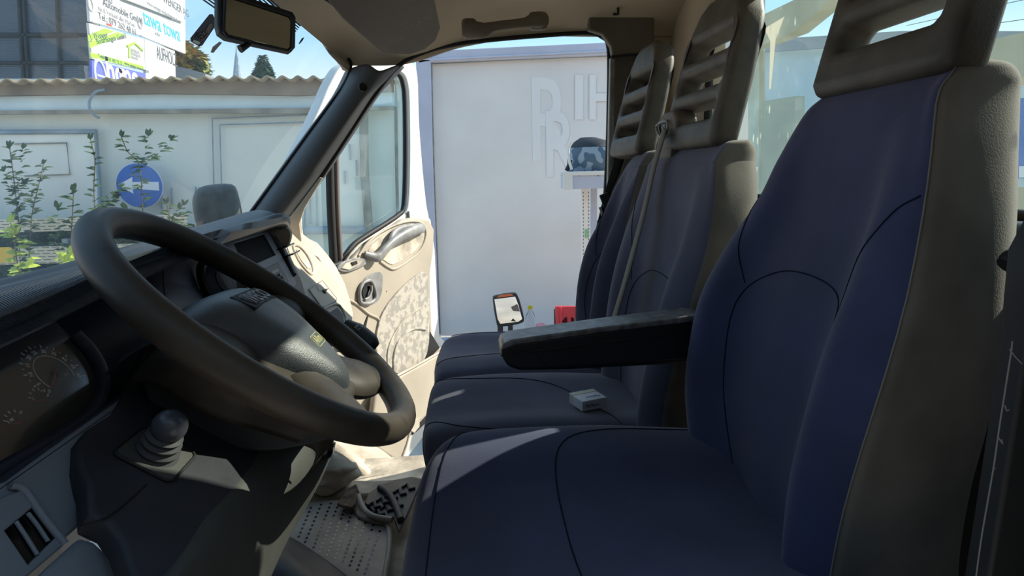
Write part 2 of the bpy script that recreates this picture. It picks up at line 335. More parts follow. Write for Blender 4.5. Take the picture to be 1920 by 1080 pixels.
# ================================================================ SEATS
ZP = [1.10,1.20,1.30,1.40,1.50,1.61,1.70,1.80]; XP = [.405,.405,.412,.425,.441,.465,.487,.514]
X0 = lambda z: float(np.interp(z, ZP, XP))
def silh(px, dx=0.0):
    out = []
    for x, y in curve(px, 6):
        z = 1.5
        for _ in range(12): p = U(x, y, X=X0(z)+dx); z = p[2]
        out.append((p[2], p[1]))
    out.sort(); a = np.array(out); return lambda z: float(np.interp(z, a[:,0], a[:,1]))
def backrest(t, Ys, Yf, zt, T=.12, b=.035, blue=M['blue'], zlo=1.12, side=M['grey_fab'], topin=.03):
    zs = [zlo,1.18,1.25,1.33,1.41,1.49,1.57,1.65,1.71,zt-.03,zt-.008,zt+.006,zt+.010]
    rows = []
    for i, z in enumerate(zs):
        a, f = Ys(min(z, zt-.03)), Yf(min(z, zt-.03)); x = X0(z); k = max(0, min(1, (zt-.06-z)/.25)); bb = b*k**.7
        th = T+.03*max(0, (1.5-z)/.35); fx = 0; sr = max(0, (z-(zt-.16))/.16)**2; rr = max(0, min(1, (z-(zt-.34))/.28))
        if i == len(zs)-3: fx = .010; th -= .018; a += topin*.15; f -= topin*.3
        if i == len(zs)-2: fx = .024; th -= .055; a += topin*.4; f -= topin*1.
        if i == len(zs)-1: fx = .045; th -= .10; a += topin*1.2; f -= topin*1.9
        x += fx; v = .010*k; w_ = f-a
        rows.append([(x+th-.01*sr,a+.06+.13*rr,z),(x+th*.96-.006*sr,a+.018+.060*rr,z),(x+th*.66,a-.002+.016*rr,z),(x+.028,a-.005,z),(x,a,z),(x-bb*.75,a+w_*.07,z),(x-bb*.9,a+w_*.15,z),(x+v,a+w_*.27,z),
                     (x+v*1.3,a+w_*.5,z),(x+v,a+w_*.73,z),(x-bb*.9,a+w_*.86,z),(x-bb*.7,a+w_*.95,z),(x+.012,f,z),(x+th*.5,f+.004,z),(x+th*.93,f-.01,z),(x+th,f-.04,z),(x+th+.004,a+w_*.5,z)])
    s = Surf(rows, True)
    g, _ = s.grid(6,6,v0=4,v1=12); gridmesh('backrest', g, blue, t)
    g, _ = s.grid(6,6,v0=0,v1=4); gridmesh('side_panel', g, side, t)
    g, _ = s.grid(6,6,v0=12,v1=17); gridmesh('back_cover', g, side, t)
    top = s.G[-1]; mk('top_cap', list(curve(top,6,True)), [tuple(range(len(top)*6))], side, t)
    return s
def seam(t, s, uv, r=.0009, mt=None, off=(-.0006,0,0), n=6, name='seam'):
    P = [s.at(u, v)+V(*off) for u, v in curve(uv, n)]
    return tube(name, P, r, mt or M['seamline'], t, n=1, seg=6)
M['seamline'] = mat('dark_seam_thread', (.010,.012,.028), .9, .1)
M['palethread'] = mat('pale_piping', (.20,.19,.17), .8, .2)
def headrest(t, y0, y1, zb, H=.315):
    W = y1-y0; fr = frame_of((X0(zb)+.022,(y0+y1)/2,zb),(0,1,0),(.235,0,.972)); hw = W/2; tw = hw*.90
    out = [(-hw+.012,0),(hw-.012,0),(hw,.012),(hw,.05),(hw*.985,.13),(tw,.22),(tw-.01,H-.055),(tw-.04,H-.015),(tw-.075,H),(-tw+.075,H),(-tw+.04,H-.015),(-tw+.01,H-.055),(-tw,.22),(-hw*.985,.13),(-hw,.05),(-hw,.012)]
    sl = [out]
    for (a, b_) in ((.056,.090),(.124,.158),(.192,.232)):
        sl.append(rrect(W-.066, b_-a, .012, n=3, cx=0, cy=(a+b_)/2))
    return plate('headrest', sl, fr, .058, M['headrest'], t, bev=.016, res=4, angle=60)
# ---- driver's seat
ds = thing('driver_seat', (.42,.79,1.10), "driver's seat nearest the camera, navy fabric with dirty grey sides and a slotted headrest", 'seat')
Ys = silh([(1762,150),(1752,250),(1735,380),(1715,500),(1680,640),(1630,800),(1598,900),(1568,1020),(1558,1080),(1545,1200)])
Yf = silh([(1500,200),(1470,218),(1440,260),(1420,310),(1395,370),(1345,450),(1305,530),(1282,620),(1272,700),(1276,770),(1285,840),(1300,920),(1320,1000)], -.026)
s1 = backrest(ds, Ys, Yf, 1.800, T=.158, b=.03)
seam(ds, s1, [(u, 4) for u in (0,2,4,6,8,9.5,10.6)], .0011, M['palethread'], (-.001,-.0005,0), n=4, name='side_piping')
seam(ds, s1, [(2,8.9),(4,9.2),(5.2,9.2),(5.75,8.6),(5.9,7.9),(5.75,7.1),(5.3,6.75),(4,6.6),(2,6.4),(1,6.3)])
seam(ds, s1, [(5.45,9.2),(5.9,9.6),(6.6,10.4),(7.2,11.6)])
seam(ds, s1, [(5.2,6.7),(6.2,6.4),(7.0,5.2),(7.3,4.2)])
headrest(ds, .612, .858, 1.792)
# driver's cushion
def cushion(t, xs, prof, zt, mt, drop=.11, bow=None, zslope=0, name='cushion'):
    """prof: list of (Y, dz, dxfront)"""
    rows = []
    for k, x in enumerate(xs):
        row = []
        for j, (y, dz, dxf) in enumerate(prof):
            if k == 0: px_, pz = dxf+.030, zt+dz-drop
            elif k == 1: px_, pz = dxf+.004, zt+dz-drop*.62
            elif k == 2: px_, pz = dxf+.0, zt+dz-.038
            elif k == 3: px_, pz = dxf+.022, zt+dz-.008
            else: px_, pz = x, zt+dz+(bow(x) if bow else 0)
            row.append((px_, y, pz))
        rows.append(row)
    s = Surf(rows); g, _ = s.grid(5,6); gridmesh(name, g, mt, t, solid=.0); return s
bow = lambda x: -.02*max(0, (x-.2)/.2)
cp = [(.42,-.16,-.03),(.425,-.05,-.055),(.45,-.008,-.07),(.50,.008,-.078),(.60,-.015,-.082),(.70,-.022,-.080),(.80,-.015,-.075),(.88,.008,-.062),(.945,.014,-.040),(.985,-.004,-.012),(1.005,-.045,.012),(1.008,-.13,.03)]
s2 = cushion(ds, [0,0,0,0,.04,.13,.24,.35,.44], cp, 1.272, M['blue'], bow=bow)
seam(ds, s2, [(8,10.0),(6,9.9),(4.6,9.6),(3.7,9.0),(3.3,8),(3.2,6),(3.2,3),(3.3,1)], off=(-.0004,0,.0006))
seam(ds, s2, [(8,8.0),(6,7.8),(5.2,7.0),(5.0,5.0),(5.0,3)], off=(0,0,.0008))
box('seat_base', (.19,.72,1.02), (.46,.50,.25), M['black'], ds, bevel=.02)
# armrest
ar = [(.075,1.392),(.082,1.408),(.10,1.414),(.25,1.428),(.40,1.442),(.46,1.44),(.46,1.360),(.40,1.357),(.20,1.357),(.11,1.360),(.088,1.368)]
arm = prism('armrest', [(x,1.025,z) for x,z in ar], (0,.062,0), M['black'], ds, bevel=.008, seg=3)
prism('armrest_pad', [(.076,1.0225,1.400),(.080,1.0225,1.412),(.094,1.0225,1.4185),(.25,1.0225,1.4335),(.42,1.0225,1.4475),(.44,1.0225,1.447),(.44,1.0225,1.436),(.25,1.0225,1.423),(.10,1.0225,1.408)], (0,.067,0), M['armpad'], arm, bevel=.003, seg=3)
prism('side_inset', [(.135,1.0225,1.398),(.30,1.0225,1.410),(.44,1.0225,1.418),(.44,1.0225,1.368),(.30,1.0225,1.366),(.155,1.0225,1.366)], (0,.004,0), M['black'], arm, bevel=.0015)
for a, b_ in (((.075,1.0215,1.392),(.46,1.0215,1.421)),):
    tube('moulding_line', [V(*a), V(*b_)], .0012, M['seal'], arm, n=1, seg=6)
# ---- passenger bench
pb = thing('passenger_bench', (.42,1.57,1.05), 'double passenger bench of slate-blue fabric with two backrests and two slotted headrests', 'seat')
# middle
Ys = silh([(1343,278),(1341,330),(1336,410),(1318,490),(1293,570),(1275,640),(1258,700),(1240,780)])
s3 = backrest(pb, Ys, lambda z: 1.530+.01*(z<1.6), 1.745, T=.12, b=.035, blue=M['blue2'], topin=.03)
seam(pb, s3, [(1,9.2),(3,9.3),(4.2,9.2),(4.75,8.6),(4.9,7.9),(4.75,7.2),(4.3,6.8),(3,6.7),(1,6.5)])
seam(pb, s3, [(4.4,9.3),(5.5,9.6),(6.4,10.3),(7,11.4)])
headrest(pb, 1.150, 1.440, 1.742)
# outer
Yf = silh([(1178,290),(1158,315),(1146,345),(1132,400),(1112,450),(1098,520),(1092,580),(1097,620),(1112,655)], -.02)
s4 = backrest(pb, lambda z: 1.575, Yf, 1.745, T=.105, b=.05, blue=M['blue2'], topin=.03)
seam(pb, s4, [(1,9.3),(3,9.6),(4.4,9.4),(4.9,8.8),(5.0,8.0),(4.8,7.2),(3,6.7)])
seam(pb, s4, [(4.6,9.4),(5.5,9.8),(6.4,10.5),(7,11.6)])
headrest(pb, 1.632, 1.918, 1.742)
# bench cushion
cp = [(1.150,-.20,-.04),(1.152,-.06,-.055),(1.175,-.014,-.07),(1.215,.004,-.078),(1.30,-.006,-.08),(1.38,-.002,-.078),(1.46,.010,-.072),(1.52,.004,-.066),(1.555,-.018,-.058),(1.59,.002,-.062),(1.66,.010,-.064),(1.75,-.004,-.066),(1.84,-.004,-.06),(1.92,.008,-.045),(1.965,-.002,-.02),(1.985,-.05,.0),(1.99,-.14,.02)]
s5 = cushion(pb, [0,0,0,0,.05,.15,.26,.36,.46], cp, 1.188, M['blue2'], drop=.13, bow=lambda x: -.015*max(0,(x-.2)/.2))
seam(pb, s5, [(8,2.2),(6,2.2),(4.5,2.3),(3.6,2.8),(3.0,3.5),(2.2,3.2),(1.5,2)], off=(-.0004,-.0004,.0006))
seam(pb, s5, [(2.6,6.8),(3.2,6.6),(4,6.2),(5.2,5.9),(6.0,5.2),(6.5,4),(6.8,2.5)], off=(-.0003,0,.0008))
seam(pb, s5, [(2.2,8),(3.2,8),(5,8),(8,8)], off=(-.0003,0,.0008))
seam(pb, s5, [(2.6,9.9),(3.4,10.2),(5,10.5),(6,11.2),(6.4,12)], off=(-.0003,0,.0008))
seam(pb, s5, [(2.6,13.6),(3.4,13.3),(5,13.2),(8,13.2)], off=(-.0003,0,.0008))
box('bench_base', (.21,1.57,.98), (.44,.78,.22), M['black'], pb, bevel=.02)
# grey inner side of the bench end cap
prism('end_cap', [(-.050,1.146,1.165),(.02,1.146,1.178),(.44,1.146,1.178),(.44,1.146,1.02),(-.03,1.146,1.02)], (0,.01,0), M['olive'], pb, bevel=.004)
# belt guide on the middle backrest
bg_ = thing('belt_guide', U(1243,250,Y=1.53), 'grey plastic seat belt guide on the shoulder of the middle seat', 'belt guide')
gx = [U(x,y,X=.50) for x,y in ((1226,300),(1232,262),(1230,236),(1242,212),(1262,206),(1268,222),(1264,262),(1258,300))]
prism('guide_body', gx, (.05,0,0), M['bpillar'], bg_, bevel=.008, seg=3)
prism('guide_slot', [U(x,y,X=.4985) for x,y in ((1234,236),(1247,230),(1246,247),(1238,252))], (.004,0,0), M['screen'], bg_, bevel=.001)
tube('guide_frame', [U(x,y,X=.494) for x,y in ((1231,236),(1250,227),(1249,250),(1237,256))], .003, M['greyhandle'], bg_, n=3, closed=True)
def webbing(name, P, w, mt, parent, side=(0,1,0)):
    Q = curve(P, 6); s_ = nrm(side); g = np.array([[q-s_*w/2, q-s_*w*.17+V(-.0015,0,0), q+s_*w*.17+V(-.0015,0,0), q+s_*w/2] for q in Q])
    return gridmesh(name, g, mt, parent, solid=.0016)
b1 = thing('seat_belt', U(1200,430,X=.44), 'olive-grey seat belt hanging over the middle seat from its shoulder guide', 'seat belt', None)
P = [U(1246,240,X=.489),U(1240,262,X=.478),U(1226,310,X=.462),U(1208,390,X=.435),U(1190,460,X=.41),U(1165,550,X=.385),U(1140,632,X=.365)]
webbing('webbing', P, .046, M['belt'], b1, (.15,1,.25))
b2 = thing('seat_belt', U(1160,300,Y=1.98), 'olive-grey seat belt running from the door pillar beside the outer seat', 'seat belt', None)
lathe('anchor_ring', [(.006,0),(.018,0),(.022,.006),(.018,.012),(.006,.012)], U(1174,240,Y=2.0), (-.3,-1,0), M['seal'], b2, n=24)
P = [U(1174,240,Y=1.985),U(1170,270,Y=1.98),U(1157,315,Y=1.975),U(1145,355,Y=1.97),U(1134,400,Y=1.965),U(1122,450,Y=1.96),U(1112,500,Y=1.96)]
webbing('webbing', P, .044, M['seal'], b2, (.9,.2,.3))
webbing('upper_webbing', [U(1180,235,Y=1.975),U(1186,262,Y=1.972),U(1170,320,Y=1.968),U(1150,365,Y=1.965)], .03, M['belt'], b2, (.9,.2,.3))
bp_ = U(1137,378,Y=1.955)
box('tongue', bp_, (.030,.010,.055), M['seal'], b2, ax=(nrm((.9,0,.35)),(0,1,0),nrm((-.35,0,.9))), bevel=.003)
box('tongue_plate', bp_+V(-.014,0,-.038), (.008,.004,.045), M['chrome'], b2, ax=(nrm((.9,0,.35)),(0,1,0),nrm((-.35,0,.9))), bevel=.001)
# ================================================================ STEERING WHEEL AND COLUMN
W0 = V(-.241,.79,1.519); th_ = .684
wt = V(-math.cos(th_),0,math.sin(th_)); _n0 = V(math.sin(th_),0,math.cos(th_))
wv = V(0,1,0)*math.cos(-.1)+_n0*math.sin(-.1); wn = np.cross(wv, wt); wn = wn if wn[2] > 0 else -wn
L = lambda u, v, h=0: W0+wt*u+wv*v+wn*h
sw = thing('steering_wheel', L(0,0,-.05), 'large worn black steering wheel with a domed hub carrying raised capital letters', 'steering wheel')
tube('rim', [L(.212*math.cos(a),.212*math.sin(a)) for a in np.linspace(0,2*math.pi,48,endpoint=False)], .0182, M['rim'], sw, n=2, closed=True, seg=20, flat=(wn,1.08))
# hub pad
us0 = us = [.092,.084,.070,.050,.020,-.015,-.05,-.08,-.105,-.122,-.132,-.137]
ww = [.080,.100,.112,.118,.112,.098,.078,.060,.045,.032,.020,.010]
hh = [-.075,-.040,-.006,.012,.022,.024,.021,.017,.011,.002,-.012,-.030]
rows = []
for u, w_, h in zip(us, ww, hh):
    rows.append([L(u+(.004 if abs(s) > .9 else 0), w_*s, (h-.055 if abs(s) > .99 else h-.032*abs(s)**4-.006*(abs(s) > .9))) for s in (-1,-.96,-.85,-.6,-.3,0,.3,.6,.85,.96,1)])
hs = Surf(rows); g, _ = hs.grid(5,5); pad = gridmesh('hub_pad', g, M['hub'], sw, solid=.002)
# lower body under the pad with the spokes
us = [.070,.058,.040,.010,-.020,-.045,-.070,-.095,-.120,-.140,-.150]
ww = [.10,.135,.152,.160,.156,.144,.126,.110,.098,.086,.070]
hh = [-.060,-.036,-.020,-.015,-.013,-.013,-.012,-.011,-.009,-.012,-.035]
rows = []
for u, w_, h in zip(us, ww, hh):
    rows.append([L(u, w_*s*(.93 if abs(s) > .99 else 1), (h-.06 if abs(s) > .99 else h-.012*abs(s)**3-.014*(abs(s) > .9))) for s in (-1,-.97,-.85,-.5,0,.5,.85,.97,1)])
g, _ = Surf(rows).grid(5,5); body = gridmesh('hub_body', g, M['rim'], sw, solid=.002)
for sgn in (-1,1):
    tube('spoke', [L(.012,.10*sgn,-.022),L(.008,.15*sgn,-.018),L(.004,.185*sgn,-.008),L(.002,.208*sgn,0)], [.046,.040,.032,.017], M['rim'], sw, flat=(wn,.42), seg=16)
    tube('spoke', [L(-.095,.050*sgn,-.024),L(-.128,.078*sgn,-.018),L(-.152,.106*sgn,-.009),L(-.172,.124*sgn,0)], [.052,.047,.036,.017], M['rim'], sw, flat=(wn,.45), seg=16)
# back of the bottom hole: dark recess of the hub
# raised lettering in a dark badge
M['badge'] = mat('badge_black', (.004,.004,.005), .6, .2)
M['letter'] = mat('letter_silver', (.20,.21,.23), .35, .6)
def hubfr(u, v, h): # frame lying on the pad: reading direction +v, up +u
    i = float(np.interp(-u, [-x for x in us0], range(len(us0)))); p0 = hs.at(i,5+v*25); a = nrm(hs.at(i,5.6+v*25)-hs.at(i,4.4+v*25)); b = nrm(hs.at(i-.4,5+v*25)-hs.at(i+.4,5+v*25)); f = frame_of(p0, a, b); return (f[0]+f[3]*h,)+tuple(f[1:])
bd = plate('badge', [[(-.062,-.017),(.050,-.017),(.062,.017),(-.050,.017)]], hubfr(.030,0,-.0012), .005, M['badge'], pad, bev=.0015)
text('badge_letters', 'IVECO', hubfr(.020,.001,.0022), .029, M['letter'], bd, ext=.0015, align='CENTER', bold=.0005, sx=1.0, shear=.15)
M['yellowink'] = mat('faded_yellow_print', (.42,.40,.16), .5, .4)
ab = plate('airbag_badge', [rrect(.052,.020,.004)], hubfr(-.062,.0,.0), .003, M['hub'], pad, bev=.0008)
text('badge_letters', 'ARm', hubfr(-.067,.0,.0018), .017, M['yellowink'], ab, ext=.0004, align='CENTER', bold=.0003, sx=1.1)
tube('badge_outline', [ (lambda f,x,y: f[0]+f[1]*x+f[2]*y+f[3]*.0018)(hubfr(-.062,.0,.0),x,y) for x,y in rrect(.048,.017,.003,n=2)], .0006, M['yellowink'], ab, n=1, closed=True, seg=6)
tube('pad_groove', [hs.at(u,v)+wn*.0006 for u,v in curve([(3.3,2.2),(4.2,3.2),(4.6,4.2),(4.7,5),(4.6,5.8),(4.2,6.8),(3.3,7.8)],4)], .0012, M['seal'], pad, n=1, seg=6)
# column shroud
cs = thing('column_shroud', L(0,0,-.2), 'dark plastic steering column shroud beneath the wheel', 'column')
o = W0+wv*(-.095)
pts = [(262,640),(260,668),(266,715),(282,762),(330,797),(390,826),(440,842),(500,847),(560,838),(612,826),(640,800),(600,750),(500,700),(420,660),(370,632),(320,622)]
P = [UP(x,y,o,wv) for x,y in curve(pts,3,True)]
prism('shroud_body', P, wv*.19, M['cowl'], cs, bevel=.016, seg=4)
tube('parting_line', [UP(x,y,o-wv*.001,wv) for x,y in ((266,662),(300,676),(345,680),(385,676))], .0015, M['seal'], cs)
# right hand stalk with a marked knob, and the lever end below the rim
st_ = thing('control_stalk', U(640,640,Y=.98), 'black control stalk with a marked round end behind the wheel', 'stalk')
e1 = U(672,624,Y=1.10)
tube('stalk_arm', [L(-.01,.08,-.09), (L(-.01,.08,-.09)+e1)/2+V(0,.02,0), e1], [.010,.010,.012], M['black'], st_)
rod = nrm(e1-L(-.01,.08,-.09))
tube('stalk_end', [e1-V(.022,-.004,-.018), e1-V(.010,0,-.008), e1, e1+V(.020,0,-.018), e1+V(.030,0,-.028)], [.014,.021,.024,.023,.012], M['black'], st_, flat=((.6,-.2,.75),.6))
f_ = frame_of(e1+V(.004,-.017,.012), (.75,0,-.66), (.45,-.5,.5)); M['ink'] = mat('white_print', (.7,.72,.74), .5)
for k, s_ in enumerate(('O F','D +','SET')): text('stalk_marks', s_, (f_[0]+f_[2]*(.006-.007*k)-f_[1]*.008, f_[1], f_[2], f_[3]), .007, M['ink'], st_)
lv = thing('column_lever', U(600,838,Y=.80), 'short glossy black lever end under the steering wheel', 'lever')
tube('lever_arm', [U(540,820,Y=.86),U(585,838,Y=.84),U(606,846,Y=.82),U(616,836,Y=.81)], [.014,.016,.014,.007], M['screen'], lv)
box('lever_tab', U(600,831,Y=.815), (.02,.01,.006), M['cream'], lv, bevel=.002)
# lower column cover (sloping panel), knob on its boot
kn = nrm((.7,0,1)); kp = V(-.31,.62,1.44)
lc = thing('lower_column_cover', kp-V(0,0,.05), 'dark blue-black sloping cover below the steering column with a diamond recess', 'cover')
px = [(262,672),(236,722),(200,790),(150,822),(128,850),(132,890),(150,930),(153,985),(190,1003),(212,1035),(232,1095),(260,1140),(330,1105),(372,1040),(410,975),(462,905),(494,848),(420,830),(340,796),(290,755),(270,705)]
plate_px('cover_panel', [px], kp-kn*.012, kn, .024, M['cowl'], lc, bev=.006, sm=0)
pc = UP(292,853,kp,kn); kfr = frame_of(pc+kn*.0005, (0,1,0), np.cross(kn,(0,1,0)))
rec = plate('recess_plate', [rrect(.060,.058,.007)], kfr, .003, M['olive'], lc, bev=.001)
tube('recess_edge', [kfr[0]+kfr[1]*x+kfr[2]*y+kn*.0015 for x,y in rrect(.062,.060,.008,n=3)], .0016, M['seal'], lc, n=1, closed=True)
for a in (((153,985),(200,970),(240,940),(275,908)),((283,786),(292,775),(304,765))):
    tube('panel_joint', [UP(x,y,kp+kn*.0005,kn) for x,y in a], .0009, M['seal'], lc, seg=6)
# olive side panel falling away from the front edge of the cover
ed = [(500,838),(494,852),(462,905),(410,975),(372,1040),(330,1105)]
ri = [(624,828,-.19),(618,848,-.195),(592,905,-.21),(562,960,-.235),(528,1020,-.26),(492,1100,-.29)]
rows = []
for (a,b),(c,d,x) in zip(ed, ri):
    p = UP(a,b,kp-kn*.004,kn); q = U(c,d,X=x); mid = (p+q)/2+V(.018,0,-.0)
    rows.append([p-V(.02,0,.0), p, mid, q, q+V(-.05,.03,0)])
g, _ = Surf(rows).grid(6,6); sp_ = gridmesh('side_cover', g, M['olive'], lc, solid=.004)
s9 = Surf(rows); tube('cover_joint', [s9.at(u,v)+V(.001,-.001,0) for u,v in curve([(2.2,1.2),(2.7,1.5),(3.0,1.9),(3.05,2.4),(2.9,2.8)],5)], .0011, M['seal'], lc, n=1, seg=6)
kb = thing('shift_knob', pc, 'round grey knob on a ribbed rubber boot in the diamond recess', 'knob')
up = nrm(kn+V(-.02,-.12,.10))
M['knob'] = mat('grey_rubber', (.06,.066,.085), .35, .55, var=.15, vscale=40)
M['boot'] = mat('boot_rubber', (.04,.041,.044), .6, .4)
lathe('boot', [(.020,-.004),(.0215,.002),(.019,.005),(.0205,.009),(.0175,.0125),(.019,.017),(.016,.020),(.0175,.024),(.014,.027)], pc-up*.0, up, M['boot'], kb)
kc = pc+up*.036
lathe('knob', [(.0165*math.cos(a),.0165*math.sin(a)) for a in np.linspace(-1.45,1.57,16)], kc, up, M['knob'], kb)
# ================================================================ DASHBOARD
db = thing('dashboard', (-.5,1.0,1.35), 'dark dashboard with a ribbed padded hood, instrument cluster and grey lower trim', 'dashboard')
# ribbed hood pad: profile in X,Z swept along Y with a rounded end
def prof(y):
    k = 0 if y < 1.30 else ((y-1.30)/.20)
    e = 1-math.sqrt(max(0, 1-min(1,k)**2)); up_ = .024*min(1,max(0,(y-.45)/.35))
    q_ = .024*min(1,max(0,(1.5-y)/.9))
    base = [(-.345,1.588+up_),(-.334,1.595+up_),(-.336,1.604+up_*.8-q_*.3),(-.352,1.620-q_*.4),(-.378,1.631-q_),(-.415,1.628-q_),(-.52,1.585-q_),(-.75,1.50),(-1.02,1.44)]
    return [CAM+1.15*(V(*p_)-CAM) for p_ in [(x-(.0 if i > 5 else .05*e)-(.06*(1-i/9)*max(0,y-.9)), y, z-(.060*e*(1 if i < 2 else 1-(i-1)/12))) for i,(x,z) in enumerate(base)]]
M['hood'] = mat('ribbed_hood', (.045,.058,.080), .32, .6, bump=.5, bscale=95, wave='Y', bdist=.002)
ys = [.27,.45,.65,.85,1.05,1.2,1.3,1.38,1.44,1.475,1.495,1.50]
g, _ = Surf([prof(y) for y in ys]).grid(4,5); gridmesh('hood_pad', g, M['hood'], db, solid=.012)
# recess under the hood
pf_ = [(-.395,1.574),(-.44,1.572),(-.50,1.56),(-.52,1.53),(-.49,1.47),(-.43,1.44),(-.40,1.445)]
g = np.array([[(x,y,z+(.030*min(1,max(0,(y/1.15-.45)/.35)) if i < 3 else 0)) for i,(x,z) in enumerate(pf_)] for y in (.27,.52,.7,.92,1.55)]); gridmesh('recess_wall', g, M['dash'], db, solid=.004)
# instrument cluster
cn = nrm((1.4,0,1.0)); cp_ = U(103,700,X=-.415)
ux = V(0,1,0); uy = np.cross(cn, ux); uy = uy if uy[2] > 0 else -uy
M['face'] = mat('gauge_face', (.010,.011,.014), .5, .4)
ic = plate_px('instrument_cluster', [[(-160,760),(-60,660),(30,606),(96,603),(130,640),(182,712),(183,742),(160,775),(90,820),(0,872),(-160,960)]], cp_-cn*.006, cn, .010, M['face'], db, bev=.002)
M['lens'] = glass_mat('cluster_lens', .035, (.6,.55,.5), .09, rough=.12, dscale=20)
plate_px('lens', [[(-160,752),(-60,655),(30,600),(96,600),(132,638),(186,712),(186,745),(162,780),(92,826),(0,878),(-160,966)]], cp_+cn*.004, cn, .001, M['lens'], ic)
gf = (cp_-cn*.0005+uy*.0, ux, uy, cn)
def gp(f, r, a, h=.0006): return f[0]+f[1]*r*math.sin(a)+f[2]*r*math.cos(a)+f[3]*h
a0, a1 = R(-118), R(118)
gr = tube('dial_ring', [gp(gf,.0225,a) for a in np.linspace(a0,a1,40)], .0004, M['ink'], ic, n=1, seg=6)
for k in range(21):
    a = a0+(a1-a0)*k/20; big = k % 2 == 0
    box('tick', gp(gf,.0345 if big else .034,a), (.0012 if big else .0007,.004 if big else .0022,.0004), M['ink'], ic, ax=(nrm(np.cross(gp(gf,1,a)-gf[0],cn)), nrm(gp(gf,1,a)-gf[0]-cn*.0006), cn), bevel=0)
for k in range(11):
    a = a0+(a1-a0)*k/10; s_ = str(k*5); rr_ = .0283; rad = nrm(gp(gf,1,a,0)-gf[0]); tn = np.cross(rad, cn)
    text('dial_number', s_, (gp(gf,rr_,a)-rad*.0022, nrm(tn), rad, cn), .0062, M['ink'], ic, ext=.0001, align='CENTER', bold=.00008)
text('dial_caption', 'RPM', (gf[0]+ux*.012-uy*.008+cn*.0006, ux, uy, cn), .004, M['greyhandle'], ic, ext=.0001, align='CENTER')
M['needle'] = mat('red_needle', (.45,.06,.05), .5)
nd = gp(gf,.0245,a0+.0,.002); tube('needle', [gf[0]+cn*.002+(gf[0]-nd)*.25, nd], [.0011,.0005], M['needle'], ic, n=1, seg=8)
lathe('needle_hub', [(.004,0),(.004,.002),(.002,.003)], gf[0], cn, M['face'], ic, n=16)
for (x,y,lo,hi) in ((38,795,'F','E'),(82,752,'H','C')):
    f = (UP(x,y,cp_,cn), ux, uy, cn)
    for k in range(5): 
        a = R(-50+25*k); box('tick', gp(f,.014,a), (.0008,.003,.0004), M['ink'], ic, ax=(nrm(np.cross(gp(f,1,a)-f[0],cn)), nrm(gp(f,1,a)-f[0]-cn*.0006), cn), bevel=0)
    text('dial_letter', hi, (gp(f,.011,R(-62)), ux, uy, cn), .004, M['ink'], ic, ext=.0001); text('dial_letter', lo, (gp(f,.011,R(48)), ux, uy, cn), .004, M['ink'], ic, ext=.0001)
    tube('needle', [gp(f,.0,0,.002), gp(f,.011,R(-70),.002)], .0005, M['needle'], ic, n=1, seg=6)
text('warning_marks', 'PF', (UP(22,792,cp_,cn), ux, uy, cn), .005, M['ink'], ic, ext=.0001)
# cluster bezel and lip
pl = [U(x,y,X=-.365) for x,y in ((0,902),(120,818),(240,735))]
tube('bezel', [UP(x,y,cp_+cn*.008,cn) for x,y in ((-120,955),(0,884),(92,832),(164,784),(190,745),(190,700),(170,660),(140,628))], .0075, M['dash'], db)
g = np.array([[(-.44,y,1.452),(-.40,y,1.458),(-.366,y,1.472),(-.358,y,1.468),(-.358,y,1.455)] for y in (.27,.5,.72,.95,1.2)]); gridmesh('bezel_lip', g, M['dash'], db, solid=.003)
g = np.array([[(-.47,.715+a,1.565),(-.43,.715+a,1.50),(-.38,.72+a,1.45)] for a in (0,)]+[[(-.45,.90,1.575),(-.415,.90,1.52),(-.38,.90,1.45)]]+[[(-.46,1.15,1.585),(-.43,1.15,1.50),(-.40,1.15,1.40)]]); gridmesh('centre_fascia', g, M['dash'], db, solid=.004)
tube('panel_joint', [U(x,y,X=-.412) for x,y in ((306,500),(308,545),(315,590))], .001, M['seal'], db)
# grey lower trim with the rectangular vent
tn_ = nrm((1.5,0,1)); tp_ = V(-.355,.5,1.463)
plate_px('lower_trim', [[(-120,960),(0,908),(120,822),(240,738),(250,760),(200,830),(150,850),(142,880),(152,950),(148,985),(120,1010),(82,1045),(20,1100),(-120,1160)]], tp_-tn_*.006, tn_, .012, M['trimblue'], db, bev=.003)
plate_px('vent_surround', [[(-60,975),(0,935),(42,918),(60,925),(124,1018),(40,1090),(-60,1150)],[(4,998),(62,950),(106,1004),(48,1062)]], tp_+tn_*.0005, tn_, .006, M['trimblue'], db, bev=.002)
vt = plate_px('air_vent', [[(2,998),(62,948),(108,1004),(48,1064)]], tp_-tn_*.0005, tn_, .004, M['screen'], db)
for a in (((30,978),(48,1005),(70,1040)),((52,962),(70,985),(90,1015))):
    tube('vent_blade', [UP(x,y,tp_+tn_*.003,tn_) for x,y in a], .0016, M['trimblue'], vt, seg=8)
tube('trim_joint', [UP(x,y,tp_+tn_*.001,tn_) for x,y in ((-60,1000),(0,956),(42,924))], .001, M['seal'], db, n=1)
tube('trim_ridge', [UP(x,y,tp_+tn_*.004,tn_) for x,y in ((20,910),(45,918),(80,968),(122,1020))], .003, M['trimblue'], db)
kd = plate_px('knee_panel', [[(141,1016),(165,1022),(190,1044),(210,1085),(215,1140),(60,1150),(40,1110),(90,1062)]], tp_+tn_*.004, tn_, .014, M['trimblue'], db, bev=.005)
